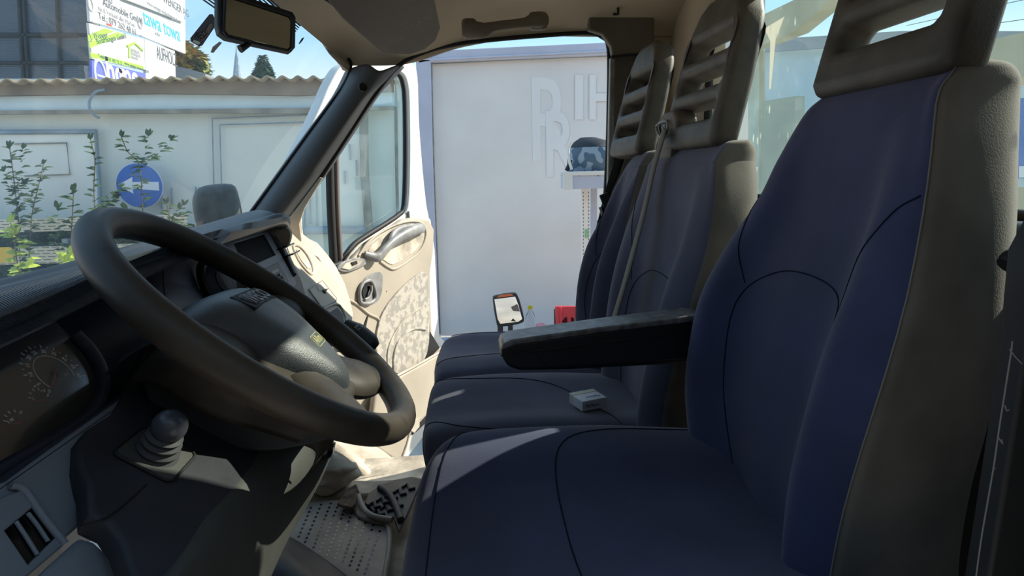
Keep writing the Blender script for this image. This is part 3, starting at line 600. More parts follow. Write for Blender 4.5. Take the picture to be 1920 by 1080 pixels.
# passenger side of the dashboard (cream)
pn = nrm((1.25,0,1)); pp_ = U(604,527,Y=1.85)
pd = thing('passenger_dash', pp_-V(.1,0,.1), 'sunlit cream passenger side of the dashboard with an oval speaker and a small lidded box', 'dashboard')
o_ = pp_-pn*.03
def SP(x, y, h=0): return UP(x,y,pp_+pn*h,pn)
plate_px('cream_body', [[(520,420),(552,446),(566,457),(582,464),(602,487),(620,512),(636,545),(646,580),(650,600),(646,625),(636,640),(560,640),(480,590),(490,460)]], o_, pn, .06, M['cream'], pd, bev=.008, res=4)
g = np.array([[U(560,452,Y=2.0)+V(-.02,0,.004),U(598,482,Y=2.0),U(634,540,Y=2.0),U(652,600,Y=2.0),U(640,660,Y=2.0)],[U(560,452,Y=2.07)+V(-.1,0,0),U(588,474,Y=2.07)+V(-.05,0,0),U(616,540,Y=2.07)+V(-.06,0,0),U(640,600,Y=2.07)+V(-.06,0,0),U(630,660,Y=2.07)]])
gridmesh('side_cheek', g, M['cream'], pd, solid=.004)
f = frame_of(SP(578,494,.0), (0,1,0), np.cross(pn,(0,1,0)))
Q = [(550,463),(560,462),(573,475),(583,492),(588,508),(583,514),(572,505),(560,488)]
Q = [SP(x,y,.002) for x,y in Q]
tube('speaker_rim', Q, .004, M['creamdirt'], pd, closed=True)
plate_px('speaker_grille', [[(555,468),(562,468),(572,479),(580,494),(583,505),(576,503),(566,491),(558,478)]], pp_+pn*.001, pn, .004, M['creamdirt'], pd, bev=.001)
ld = plate_px('lid', [[(579,543),(604,526),(630,558),(630,564),(608,576),(602,576)]], pp_+pn*.001, pn, .004, M['cream'], pd, bev=.001)
tube('lid_joint', [SP(x,y,.003) for x,y in ((579,543),(604,526),(631,559),(630,566),(607,577),(601,573),(579,543))], .0014, M['greyhandle'], pd, n=1)
plate_px('lid_recess', [[(594,536),(603,531),(615,544),(610,546),(612,550),(604,545),(598,546)]], pp_+pn*.004, pn, .002, M['creamdirt'], ld)
plate_px('lid_latch', [[(604,544),(616,541),(611,546),(610,550),(607,547)]], pp_+pn*.005, pn, .003, M['seal'], ld)
plate_px('storage_opening', [[(613,589),(632,577),(643,592),(645,612),(634,622),(622,610)]], pp_+pn*.0015, pn, .004, M['boot'], pd, bev=.001)
tube('opening_rim', [SP(x,y,.003) for x,y in ((600,584),(622,572),(636,572),(648,592),(650,612))], .003, M['cream'], pd)
tube('side_joint', [SP(x,y,.002) for x,y in ((534,450),(545,482),(556,510),(566,536),(560,545))], .0014, M['greyhandle'], pd)
# end cap of the hood, pale inside
prism('hood_end', [U(x,y,Y=1.66) for x,y in curve([(500,428),(520,417),(540,424),(548,436),(546,452),(538,464),(524,450),(510,438)],3,True)], (0,-.02,0), M['creamdirt'], pd, bevel=.004)
# ---- centre console
qn = nrm((.874,0,.486)); qp = V(-.479,1.4,1.572)
def CP(x, y, h=0): return UP(x,y,qp+qn*h,qn)
cc = thing('centre_console', CP(480,520,-.05), 'black centre console panel beside the steering wheel with a round speaker', 'console')
plate_px('console_panel', [[(384,520),(392,480),(415,452),(500,424),(512,430),(560,530),(580,600),(590,680),(480,690),(420,640),(392,580)]], qp-qn*.012, qn, .020, M['black'], cc, bev=.004)
ro = thing('radio', CP(480,490,0), 'grey-framed radio with a blank black screen in the console', 'radio')
fr_ = plate_px('radio_frame', [[(418,456),(494,433),(500,436),(552,532),(550,540),(470,572),(440,530)],[(434,459),(492,441),(513,480),(455,506)]], qp+qn*.003, qn, .012, M['greyhandle'] if 0 else mat('radio_frame_plastic',(.17,.17,.20),.45), ro, bev=.002)
plate_px('screen', [[(432,458),(493,439),(515,481),(454,508)]], qp+qn*.002, qn, .006, M['display'], ro)
plate_px('button_bar', [[(497,503),(521,492),(541,528),(520,538)]], qp+qn*.010, qn, .003, M['black'], fr_, bev=.001)
plate_px('slot', [[(508,510),(520,504),(523,508),(511,515)]], qp+qn*.012, qn, .003, M['screen'], fr_)
for x,y in ((524,515),(529,520),(533,526)): box('button', CP(x,y,.013), (.010,.006,.006), M['greyhandle'], fr_, ax=((0,1,0),np.cross(qn,(0,1,0)),qn), bevel=.001)
# fins of the vent right of the radio
vf = thing('console_vent', CP(535,480,.0), 'black ribbed air vent with protruding fins right of the radio', 'vent')
tube('vent_body', [CP(x,y,.006) for x,y in ((510,446),(524,468),(540,498),(548,516))], .011, M['black'], vf)
for (x,y) in ((530,464),(541,478)):
    box('fin', CP(x,y,.014), (.075,.004,.045), M['screen'], vf, ax=((0,1,0),nrm((-.3,0,1)),nrm((1,0,.3))), bevel=.0015)
# round speaker left of the radio
sc_ = thing('round_speaker', U(424,527,X=-.385), 'round black speaker with a dotted grille behind the wheel rim', 'speaker')
rn = nrm((1,-.25,.45)); rc = U(422,528,X=-.41)
lathe('outer_ring', [(.054,-.012),(.056,.0),(.052,.004),(.048,.0),(.040,-.006)], rc, rn, M['black'], sc_, n=48)
lathe('cone', [(.041,-.007),(.036,-.003),(.028,.003),(.026,.001)], rc, rn, M['dash'], sc_, n=48)
gl_ = lathe('grille', [(.0255,.0),(.0245,.004),(.015,.007),(.004,.008)], rc, rn, M['boot'], sc_, n=48)
f = frame_of(rc+rn*.0085, (0,1,0), np.cross(rn,(0,1,0))); vs = []; fs = []
for i in range(-9,10):
    for j in range(-9,10):
        if i*i+j*j < 80:
            rr_ = math.hypot(i,j)*.0023; h = -.0004-.0000065*0-(rr_/.0245)**2*.0045+.0008
            c0 = f[0]+f[1]*i*.0023+f[2]*j*.0023+f[3]*h; n0 = len(vs)
            vs += [c0+(f[1]*math.cos(a)+f[2]*math.sin(a))*.0007 for a in (0,1.57,3.14,4.71)]; fs.append((n0,n0+1,n0+2,n0+3))
mk('grille_dots', vs, fs, M['screen'], gl_, smooth=False)
# ================================================================ PASSENGER DOOR, standing open
H0 = V(-.62,2.08,0); dd = nrm((.492,.871,0)); dn = V(.871,-.492,0)   # dn faces the cab
def DP(x, y, h=0): return UP(x,y,H0+dn*h,dn)
def dplate(name, loops, h, th, mt, parent, **kw): return plate_px(name, loops, H0+dn*h, dn, th, mt, parent, **kw)
dr = thing('passenger_door', H0+dd*.5+V(0,0,.5), 'cream passenger door standing wide open, its trim in full sun', 'door')
M['doorcream'] = mat('door_trim_plastic', (.45,.395,.31), .55, .4, bump=.3, bscale=300, var=.12, vscale=4)
outer = [(530,330),(556,272),(574,237),(593,196),(607,163),(626,130),(644,119),(662,114),(700,110),(745,112),(763,118),(772,130),(776,160),(778,230),(785,320),(792,385),(796,412),(780,440),(650,520),(560,500),(520,440)]
inner = [(748,402),(757,385),(760,300),(759,190),(755,155),(748,140),(735,134),(712,140),(690,160),(640,225),(590,312),(566,370),(558,400),(560,440),(570,474),(590,492),(615,500),(636,494),(648,478),(664,458),(690,440),(722,420)]
dplate('window_frame', [outer, inner], -.02, .05, M['white'], dr, bev=.008, sm=3, res=4)
tube('glass_seal', [DP(x,y,.004) for x,y in inner], .011, M['seal'], dr, closed=True, n=3)
gi_ = [DP(x,y,-.022) for x,y in inner]; mk('door_glass', gi_, [tuple(range(len(gi_)))], M['doorglass'], dr, smooth=False)
tube('divider_bar', [DP(x,y,-.010) for x,y in ((618,258),(620,380),(626,498))], .016, M['seal'], dr, n=3, seg=10)
tube('divider_trim', [DP(x,y,.0) for x,y in ((630,262),(632,380),(638,488))], .011, mat('brown_bar',(.16,.125,.11),.5), dr, n=3, seg=10)
trim = [(520,440),(548,400),(556,402),(560,442),(572,478),(592,497),(615,508),(638,508),(652,484),(672,462),(700,442),(728,424),(745,412),(770,407),(796,411),(806,430),(805,470),(799,512),(800,560),(803,640),(812,650),(830,652),(834,662),(824,700),(812,735),(806,770),(770,800),(755,835),(740,868),(715,868),(690,842),(660,780),(600,700),(540,600)]
dplate('trim_panel', [trim], .0, .05, M['doorcream'], dr, bev=.010, res=4)
dplate('outer_edge', [[(790,400),(800,412),(808,470),(811,530),(814,590),(817,628),(838,652),(820,735),(800,800),(745,872),(720,880),(640,860),(500,600),(520,440),(640,520)]], -.055, .05, M['white'], dr, bev=.008)
# groove along the window sill
tube('sill_groove', [DP(x,y,.030) for x,y in ((648,492),(662,470),(684,452),(712,436),(745,420))], .003, M['creamdirt'], dr)
tube('upper_contour', [DP(x,y,.026) for x,y in ((556,430),(566,470),(590,500),(622,512),(650,506))], .004, M['doorcream'], dr)
# pull handle recess and handle
tube('recess_edge', [DP(x,y,.026) for x,y in ((672,480),(690,455),(720,432),(756,417),(785,416),(797,428),(797,448),(786,472),(764,490),(740,504),(726,500),(712,490))], .006, M['doorcream'], dr)
dplate('recess_floor', [[(690,470),(712,447),(738,428),(765,420),(788,424),(793,445),(780,468),(758,484),(736,496),(720,488)]], .026, .004, M['creamdirt'], dr, bev=.001, sm=2)
hd_ = tube('pull_handle', [DP(x,y,h) for x,y,h in ((684,476,.034),(708,482,.052),(724,466,.060),(742,450,.062),(764,437,.060),(782,430,.050),(792,428,.034))], [.012,.022,.019,.020,.024,.027,.022], M['greyhandle'], dr, flat=(dn,.7), seg=16)
tube('handle_foot', [DP(x,y,h) for x,y,h in ((728,464,.052),(732,452,.052),(737,440,.050),(748,430,.044),(770,424,.040),(785,424,.036))], [.012,.014,.013,.012,.012,.010], M['greyhandle'], hd_, flat=(dn,.7), seg=12)
tube('handle_shadow_gap', [DP(x,y,.028) for x,y in ((728,452),(733,443),(734,436))], .007, M['seal'], hd_, seg=8)
# window switch
swp = dplate('switch_plate', [[(631,502),(640,492),(662,484),(680,485),(688,488),(684,496),(668,504),(650,510),(636,508)]], .030, .010, M['greyhandle'], dr, bev=.002, sm=2)
dplate('switch_pad', [[(640,503),(648,494),(664,488),(680,489),(672,498),(654,506)]], .037, .004, M['creamdirt'], swp, bev=.001)
dplate('switch', [[(658,492),(668,489),(670,494),(661,498)]], .040, .006, M['seal'], swp, bev=.001)
# inner handle
ih = dplate('handle_recess', [[(676,540),(684,522),(697,512),(712,510),(717,518),(716,545),(710,562),(698,570),(684,570),(676,560)]], .027, .004, M['greyhandle'], dr, bev=.001, sm=2)
tube('handle_ring', [DP(x,y,.034) for x,y in ((676,566),(674,548),(680,532),(692,526),(699,532),(704,550),(702,562),(690,569))], .0075, M['greyhandle'], ih, closed=True)
dplate('handle_hole', [[(681,556),(680,544),(685,534),(692,531),(694,538),(690,550),(686,560)]], .032, .003, M['screen'], ih, sm=2)
tube('door_lever', [DP(x,y,.040) for x,y in ((684,562),(691,558),(696,546),(696,536))], .006, M['greyhandle'], ih)
# contour of the lower moulding and hinge-side slit
tube('lower_contour', [DP(x,y,.026) for x,y in ((634,566),(650,562),(668,570),(690,588),(711,602),(706,640),(702,680))], .006, M['doorcream'], dr)
dplate('hinge_slit', [[(688,594),(690,592),(686,612),(680,616)]], .027, .004, M['seal'], dr)
# worn grey speaker panel with arcs
M['worn'] = mat('worn_grey_panel', (.34,.32,.28), .8, .2, bump=.4, bscale=150, col2=(.50,.46,.39), vscale=34, detail=12, lo=.46, hi=.54)
wp = dplate('speaker_panel', [[(797,511),(802,535),(804,590),(803,642),(793,678),(768,697),(738,700),(714,686),(705,664),(704,640),(710,602),(728,568),(756,536),(782,515)]], .029, .010, M['worn'], dr, bev=.003, sm=2)
tube('speaker_arc', [DP(x,y,.036) for x,y in ((727,688),(727,660),(735,635),(752,606),(772,588),(791,577))], .003, M['creamdirt'], wp)
tube('speaker_arc', [DP(x,y,.035) for x,y in ((738,694),(738,668),(746,642),(762,624),(780,616),(798,618))], .006, M['worn'], wp)
# map pocket: dark gap and bulging front wall
dplate('pocket_gap', [[(803,580),(806,622),(824,652),(800,676),(792,684),(803,642)]], .030, .004, M['seal'], dr)
pkf = [(742,706),(785,682),(816,664),(832,655),(836,662),(826,700),(816,738),(806,768),(790,784),(770,800),(756,835),(746,862),(732,860),(700,840),(690,800),(700,740),(722,712)]
pw = dplate('pocket_wall', [pkf], .060, .030, M['doorcream'], dr, bev=.012, res=4)
tube('pocket_lip', [DP(x,y,.074) for x,y in ((738,708),(785,683),(832,656))], .006, M['cream'], pw)
dplate('pocket_slot', [[(774,806),(786,794),(806,772),(812,762),(806,785),(784,806),(772,816)]], .076, .004, M['seal'], pw)
dplate('pocket_tab', [[(772,790),(786,782),(786,800),(776,812),(770,808)]], .079, .006, M['cream'], pw, bev=.002)
tube('pocket_rib', [DP(x,y,.076) for x,y in ((766,780),(768,805),(762,835),(754,858))], .006, M['doorcream'], pw)
lathe('red_dot', [(.003,0),(.003,.001)], DP(725,546,.0255), dn, M['needle'], dr, n=8)
box('lock_pin', DP(766,402,.012), (.012,.010,.03), M['greyhandle'], dr, bevel=.003)
# outside mirror on that door
mm = thing('door_mirror', DP(408,400,-.30), 'dark exterior mirror housing seen through the windscreen in front of the pillar', 'mirror')
mc = UP(408,392,(-.83,2.31,0),(.3,-1,0)); mf = frame_of(mc,(1,.3,0),(0.04,.0,1))
plate('housing', [[(x*.0021,y*-.0021) for x,y in ((-34,34),(-37,0),(-35,-22),(-24,-37),(0,-42),(26,-41),(34,-28),(38,10),(36,38),(30,90),(-28,90))]], mf, .10, M['mirrorhouse'] if 'mirrorhouse' in M else mat('mirror_plastic',(.10,.105,.10),.55,.4,bump=.2,bscale=200,var=.3,vscale=30), mm, bev=.03, res=5, sm=2)
tube('mirror_arm', [mc+V(.02,0,-.12), mc+V(.05,-.02,-.26), H0+dd*.06-dn*.04+V(0,0,1.36)], .018, M['seal'], mm)
# ================================================================ FOOTWELL
fw = thing('step_moulding', U(680,860,Z=.76), 'dusty cream plastic step moulding curling down beside the passenger footwell', 'step')
rows = [[U(600,826,Y=2.13),U(660,828,Y=2.13),U(700,838,Y=2.13),U(735,862,Y=2.13),U(752,885,Y=2.13),U(764,900,Y=2.13)],
        [U(600,836,Y=2.05),U(650,842,Y=2.05),U(690,856,Y=2.05),U(722,880,Y=2.05),U(742,900,Y=2.05),U(756,912,Y=2.05)],
        [U(600,852,Y=1.98),U(640,862,Y=1.97),U(672,878,Y=1.97),U(700,900,Y=1.96),U(722,918,Y=1.96),U(748,930,Y=1.96)],
        [U(590,862,Y=2.03),U(634,872,Y=2.03),U(662,888,Y=2.03),U(690,910,Y=2.02),U(712,926,Y=2.0),U(740,938,Y=2.0)]]
g, _ = Surf(rows).grid(6,6); gridmesh('step_edge', g, M['creamdirt'], fw, solid=.006)
tube('inner_roll', [U(588,838,Y=1.99),U(620,846,Y=1.96),U(652,866,Y=1.94),U(680,890,Y=1.92),U(696,910,Y=1.90)], [.03,.035,.032,.028,.02], M['creamdirt'], fw)
prism('sill_plate', [U(x,y,Z=.752) for x,y in ((560,918),(640,905),(700,908),(745,905),(775,905),(770,925),(700,930),(600,945),(540,950))], (0,0,.012), M['creamdirt'], fw, bevel=.004)
lump = []
rnd = random.Random(3)
for i in range(9):
    row = []
    for j in range(11):
        a = 2*math.pi*j/11; r_ = (.082*math.sin(math.pi*(i+.35)/9.2)+.004)*(1+rnd.uniform(-.16,.16)); row.append((r_*math.cos(a)*1.1, r_*math.sin(a)*.9, .13*(i/8)**1.0+rnd.uniform(-.006,.006)))
    lump.append(row)
lc_ = U(612,925,Z=.76); g, _ = Surf(np.array(lump)*np.array([1,1,-1])+np.array([lc_[0],lc_[1]+.02,lc_[2]+.125]), True).grid(4,4)
tag(gridmesh('crumpled_liner', g, mat('crumpled_liner_cloth',(.55,.49,.40),.9,.1,bump=.9,bscale=45,var=.3,vscale=12,bdist=.004), wrap=True, caps=True), 'crumpled dusty cream floor liner bulging up in the passenger footwell', 'liner')
M['matgrey'] = mat('grey_mat', (.33,.29,.25), .45, .5, bump=.4, bscale=16, var=.3, vscale=8, bdist=.006)  # grey base lightened to stand in for sunlight on the mat
gm = [(545,952),(600,940),(660,940),(700,955),(728,972),(732,1000),(722,1085),(716,1150),(640,1115),(600,1075),(560,1035),(528,1010),(515,990)]
zq = .772
fm = thing('floor_mat', U(640,1000,Z=zq), 'grey floor mat with rows of small holes in the passenger footwell', 'mat')
plate_px('mat_sheet', [gm], (0,0,zq), (0,0,1), .008, M['matgrey'], fm, bev=.002)
vs, fs = [], []
for (x0,y0,x1,y1,n) in ((563,962,543,1000,6),(583,952,560,1006,8),(602,946,572,1016,10),(620,944,588,1026,12),(635,944,600,1034,13),(648,950,614,1040,13),(662,955,628,1046,13),(675,966,642,1052,12),(688,972,656,1060,12),(700,985,670,1068,11),(712,996,684,1075,10)):
    for k in range(n):
        t_ = k/(n-1); c0 = U(x0+(x1-x0)*t_, y0+(y1-y0)*t_, Z=zq+.0046); n0 = len(vs)
        vs += [c0+V(.0035*math.cos(a),.0055*math.sin(a),0) for a in (0,1.05,2.1,3.14,4.19,5.24)]; fs.append(tuple(range(n0,n0+6)))
mk('mat_holes', vs, fs, M['screen'], fm, smooth=False)
tube('mat_edge', [U(x,y,Z=zq+.008) for x,y in ((664,948),(676,968),(700,978),(726,984),(730,1020),(720,1090))], .007, M['matgrey'], fm)
prism('curled_corner', [U(x,y,Z=zq+.02) for x,y in ((632,950),(650,924),(668,912),(674,926),(668,948),(660,958))], (0,0,.01), mat('rust_brown_mat',(.19,.13,.09),.9,.2,var=.5,vscale=40), fm, bevel=.003)
rm = thing('rubber_mat', U(720,950,Z=.78), 'black rubber mat with chevron tread at the passenger side of the footwell', 'mat')
M['rubber'] = mat('black_rubber', (.03,.032,.036), .5, .5, var=.4, vscale=20)
rmo = [(684,945),(690,928),(712,912),(740,902),(772,896),(792,900),(782,925),(765,965),(748,1000),(738,972),(710,970)]
plate_px('mat_sheet', [rmo], (0,0,.786), (0,0,1), .010, M['rubber'], rm, bev=.003)
for k,(x,y) in enumerate(((700,946),(716,938),(732,930),(748,922),(764,912),(708,960),(724,952),(742,944))):
    tube('tread_chevron', [U(x-10,y+2,Z=.794),U(x,y-4,Z=.794),U(x+4,y+6,Z=.794),U(x+14,y+3,Z=.794)], .004, M['rubber'], rm, n=1, seg=6)
tube('mat_bead', [U(x,y,Z=.796) for x,y in ((712,914),(728,925),(742,948),(752,975))], .010, M['rubber'], rm)
tube('mat_bead', [U(x,y,Z=.796) for x,y in ((672,930),(680,952),(700,968),(735,975))], .008, M['matgrey'], rm)
tn2 = thing('footwell_hump', U(560,1060,Z=.78), 'glossy black rubber covered hump at the near side of the footwell', 'hump')
rows = [[U(x,y,Z=z) for x,y,z in r_] for r_ in (
 [(500,1005,.76),(540,1010,.775),(590,1040,.775),(650,1085,.775),(720,1150,.775)],
 [(490,1015,.80),(535,1030,.80),(580,1060,.80),(640,1105,.80),(700,1180,.80)],
 [(480,1040,.82),(530,1060,.825),(570,1090,.83),(610,1130,.83),(660,1200,.83)],
 [(470,1120,.80),(510,1130,.80),(540,1160,.80),(570,1200,.80),(600,1250,.80)])]
g, _ = Surf(rows).grid(5,5); gridmesh('hump_cover', g, M['rubber'], tn2, solid=.006)
for k in (.6,1.0): tube('hump_ridge', [Surf(rows).at(k,v)+V(0,0,.003) for v in np.linspace(.3,4,14)], .003, M['rubber'], tn2, n=1, seg=8)
mk('dark_underlay', [(-.95,.3,.758),(-.30,.3,.758),(-.30,1.42,.758),(-.95,1.42,.758)], [(0,1,2,3)], M['rubber'], tn2, solid=.004)
# ================================================================ OUTSIDE
mk('ground', [(-60,-20,0),(60,-20,0),(60,80,0),(-60,80,0)], [(0,1,2,3)], mat('asphalt',(.58,.53,.46),.9,.2,var=.3,vscale=3), kind='structure', smooth=False)
def yplate(name, loops, Y, th, mt, parent=None, **kw): return plate_px(name, loops, (0,Y,0), (0,-1,0), th, mt, parent, **kw)
# ---- box body of the truck alongside
M['boxwhite'] = mat('truck_box_panel', (.92,.85,.79), .5, .4, var=.06, vscale=2.2, bump=.05, bscale=30)
M['boxframe'] = mat('lavender_aluminium', (.62,.62,.72), .4, .5, var=.08, vscale=5)
tb = thing('truck_box', U(960,625,Y=4.3), 'white box body of the truck alongside, with a pale frame and faded ghost letters', 'truck')
bY = 4.22
yplate('side_panel', [[(800,107),(1180,90),(1400,80),(1400,660),(1110,632),(824,628)]], bY+.04, .04, M['boxwhite'], tb)
yplate('top_rail', [[(782,98),(1180,79),(1400,68),(1400,100),(1140,104),(806,118),(784,122)]], bY, .07, M['boxframe'], tb, bev=.008)
yplate('corner_post', [[(780,112),(808,112),(812,300),(824,628),(830,640),(806,640),(792,400)]], bY, .07, M['boxframe'], tb, bev=.008)
tube('rail_line', [U(x,y,Y=bY-.04) for x,y in ((806,112),(1180,94),(1300,88))], .006, M['boxframe'], tb, n=1)
tube('panel_joint', [U(x,y,Y=bY+.012) for x,y in ((809,120),(813,300),(825,626))], .005, M['greyhandle'], tb)
tube('panel_joint', [U(x,y,Y=bY+.012) for x,y in ((810,119),(1000,110),(1200,102))], .005, M['greyhandle'], tb)
M['ghost'] = mat('faded_letter_ghost', (.95,.90,.85), .45, .4)
fgh = lambda x,y: frame_of(U(x,y,Y=bY+.018), (1,0,0), (0,0,1))
for gi, (s_, x, y, sz, sx_) in enumerate((('R',990,300,.78,.62),('R',1018,330,.62,.62),('I',1072,222,.40,1.0),('H',1100,222,.40,.8))):
    fg_ = fgh(x,y); fg_ = (fg_[0]-V(0,.002*gi,0),)+tuple(fg_[1:])
    text('ghost_letter', s_, fg_, sz, M['ghost'], tb, ext=.0006, sx=sx_, bold=.008)
# ---- side ledge with loose things on it
lg = thing('loading_ledge', U(960,640,Z=.66), 'pale blue painted metal ledge with rust spots at the foot of the truck box', 'ledge')
LZ = float(U(950,633,Y=4.1)[2]); M['ledge'] = mat('pale_blue_paint', (.42,.50,.58), .5, .4, col2=(.30,.22,.16), vscale=9, detail=6, lo=.28, hi=.36)
lx0 = float(U(822,640,Y=3.9)[0])
box('ledge_top', (lx0+1.1,3.93,LZ-.03), (2.2,.52,.06), M['ledge'], lg)
box('ledge_skirt', (lx0+1.1,4.05,LZ-.3), (2.1,.3,.5), M['boxframe'], lg)
lmY = 3.86
lm = thing('loose_mirror', (float(U(950,632,Y=lmY)[0]),lmY,LZ), 'loose black vehicle mirror with peeling glass standing on the pale blue ledge', 'mirror')
ho = [(924,562),(930,554),(962,549),(970,553),(976,570),(982,596),(978,604),(962,608),(936,611),(930,602)]
yplate('mirror_housing', [ho], lmY+.02, .06, M['black'], lm, bev=.012, sm=2)
yplate('mirror_glass', [[(927,561),(966,556),(972,572),(979,598),(972,603),(938,607),(933,598)]], lmY-.013, .004, mat('mirror_glass_outside',(.75,.80,.85),.05,.5,metal=1), lm)
yplate('orange_strip', [[(931,558),(938,553),(958,551),(963,554),(950,556)]], lmY-.014, .004, mat('orange_reflector',(.7,.16,.05),.3), lm)
yplate('peeled_patch', [[(958,576),(970,570),(975,584),(962,583)]], lmY-.0165, .001, mat('peeled_backing',(.20,.15,.14),.8), lm)
yplate('peeled_patch', [[(958,602),(962,597),(968,603)]], lmY-.0165, .001, M['black'], lm)
box('bracket', U(938,622,Y=lmY+.01), (.035,.04,.10), M['black'], lm, bevel=.008); box('bracket', U(957,621,Y=lmY+.01), (.03,.04,.10), M['black'], lm, bevel=.008)
tube('base_loop', [(float(U(x,636,Y=y_)[0]),y_,LZ+.012) for x,y_ in ((925,3.86),(935,3.80),(955,3.80),(968,3.86),(955,3.93),(935,3.93))], .009, M['black'], lm, closed=True)
tube('cable', [(float(U(x,636,Y=3.86)[0]),y_,LZ+.008) for x,y_ in ((960,3.86),(975,3.88),(990,3.84),(1000,3.80))], .006, M['black'], lm)
# bottle
bp = U(995,630,Y=4.02); M['pet'] = mat('clear_plastic_bottle', (.9,.92,.95), .08, .5, trans=.92)
bo = thing('plastic_bottle', (bp[0],4.02,LZ), 'empty clear plastic bottle with a yellow cap against the truck box', 'bottle')
bz = LZ; k_ = .235/.26
lathe('bottle_body', [(.030,.002),(.036,.010),(.036,.06),(.033,.07),(.036,.08),(.036,.14),(.030,.17),(.014,.20),(.013,.215)], (bp[0],4.02,bz), (0,0,1), M['pet'], bo, n=24)
lathe('cap', [(.0165,.213),(.0165,.235),(.012,.238)], (bp[0],4.02,bz), (0,0,1), mat('yellow_cap',(.75,.62,.03),.4), bo, n=20)
# pink brush block
q = U(1013,624,Y=3.9); M['pink'] = mat('pink_plastic',(.78,.30,.36),.5)
pk = thing('pink_block', (q[0],3.9,LZ), 'small faded pink plastic wedge lying between the bottle and the red chock', 'wedge')
prism('wedge_body', [U(x,y,Y=3.87) for x,y in ((1003,632),(1010,613),(1024,611),(1022,632))], (.0,.10,.0), M['pink'], pk, bevel=.006)
prism('wedge_base', [U(x,y,Y=3.85) for x,y in ((994,630),(1024,632),(1024,636),(994,635))], (0,.08,0), M['ledge'], pk, bevel=.002)
# red wheel chock
M['red'] = mat('red_plastic',(.62,.045,.065),.45,.5,var=.15,vscale=8)
ck = thing('wheel_chock', U(1066,640,Y=3.80), 'upright red plastic wheel chock with two half-moon holes beside the outer seat', 'chock')
co_ = [(1041,575),(1045,574),(1050,574),(1080,574),(1088,573),(1091,577),(1093,640),(1092,650),(1044,650)]
hl = [(1059,594),(1063,594),(1064,606),(1064,620),(1062,626),(1057,624),(1053,612),(1054,600)]; hr = [(1070,594),(1074,595),(1079,603),(1080,614),(1077,624),(1071,624),(1070,610)]
yplate('chock_face', [co_,hl,hr], 3.74, .03, M['red'], ck, bev=.004)
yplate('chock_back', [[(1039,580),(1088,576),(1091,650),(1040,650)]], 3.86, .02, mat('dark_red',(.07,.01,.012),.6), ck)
for x in (1051,1085): tube('chock_rib', [U(x,576,Y=3.722),U(x+2,650,Y=3.722)], .009, M['red'], ck, n=1, seg=8)
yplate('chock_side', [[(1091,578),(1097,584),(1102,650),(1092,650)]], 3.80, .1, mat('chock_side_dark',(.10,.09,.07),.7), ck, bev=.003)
# shelf beam with perforated post and backpack
sh = thing('side_shelf', U(1100,350,Y=3.5), 'pale metal shelf beam on a perforated post in front of the truck box', 'shelf')
M['shelfp'] = mat('shelf_paint',(.55,.56,.66),.45,.5); sY = 3.45
x0 = float(U(1066,337,Y=sY)[0]); zt = float(U(1100,322,Y=sY)[2]); zb = float(U(1100,354,Y=sY)[2])
box('beam', (x0+.55,sY+.12,(zt+zb)/2), (1.1,.26,zt-zb), M['shelfp'], sh, bevel=.004)
box('top_lip', (x0+.55,sY-.014,zt-.008), (1.1,.008,.022), M['white'], sh, bevel=.002)
box('end_bracket', (x0-.006,sY-.01,(zt+zb)/2), (.05,.02,zt-zb+.006), M['white'], sh, bevel=.003)
box('end_tab', U(1058,328,Y=sY), (.05,.02,.010), M['white'], sh, bevel=.002)
for x in (1086,1122): lathe('screw', [(.005,0),(.004,.003)], U(x,329,Y=sY-.012), (0,-1,0), M['greyhandle'], sh, n=10)
xa, xb = float(U(1092,400,Y=sY+.1)[0]), float(U(1106,400,Y=sY+.1)[0])
box('perforated_post', ((xa+xb)/2,sY+.12,(zb+LZ)/2), (xb-xa,.03,zb-LZ), M['boxwhite'], sh)
vs, fs = [], []
for k in range(44):
    for x in (xa+.004,xb-.008):
        z = zb-.02-k*.021; n0 = len(vs); vs += [(x,sY+.103,z),(x+.004,sY+.103,z),(x+.004,sY+.103,z-.010),(x,sY+.103,z-.010)]; fs.append((n0,n0+1,n0+2,n0+3))
mk('perforation', vs, fs, M['boot'], sh, smooth=False)
box('green_label', ((xa+xb)/2+.004,sY+.102,float(U(1100,438,Y=sY+.1)[2])), (.022,.003,.05), mat('green_label',(.30,.55,.28),.6), sh, bevel=0)
xc = float(U(1114,400,Y=sY+.14)[0]); box('plain_post', (xc,sY+.15,(zb+LZ)/2), (.035,.03,zb-LZ), M['shelfp'], sh)
xd = float(U(1127,440,Y=sY+.14)[0]); 
tag(box('dark_crate', (xd+.03,sY+.18,float(U(1127,438,Y=sY+.1)[2])), (.10,.08,.14), M['black'], bevel=.01), 'dark box hanging beside the shelf posts, half hidden by the outer seat', 'box')
# backpack
M['camo'] = mat('grey_blue_camouflage', (.10,.16,.22), .85, .2, col2=(.30,.38,.46), vscale=22, detail=0, lo=.49, hi=.51)
bk = thing('backpack', U(1103,322,Y=3.52), 'blue-grey camouflage backpack with a black top lying on the shelf', 'backpack')
rows = []
for (z,wl,wr,dp) in ((0,1068,1165,.09),(.25,1066,1168,.12),(.5,1067,1166,.12),(.72,1071,1160,.11),(.88,1080,1145,.08),(1.0,1092,1120,.03)):
    y_ = 320-z*64; a = U(wl,y_,Y=3.52); b = U(wr,y_,Y=3.52); zz = zt+z*(float(U(1100,256,Y=3.52)[2])-zt); c = (a[0]+b[0])/2; hw = (b[0]-a[0])/2
    rows.append([(c+hw*math.cos(t_)*(1-.12*abs(math.sin(2*t_))), 3.56+dp*math.sin(t_), zz) for t_ in np.linspace(0,2*math.pi,12,endpoint=False)])
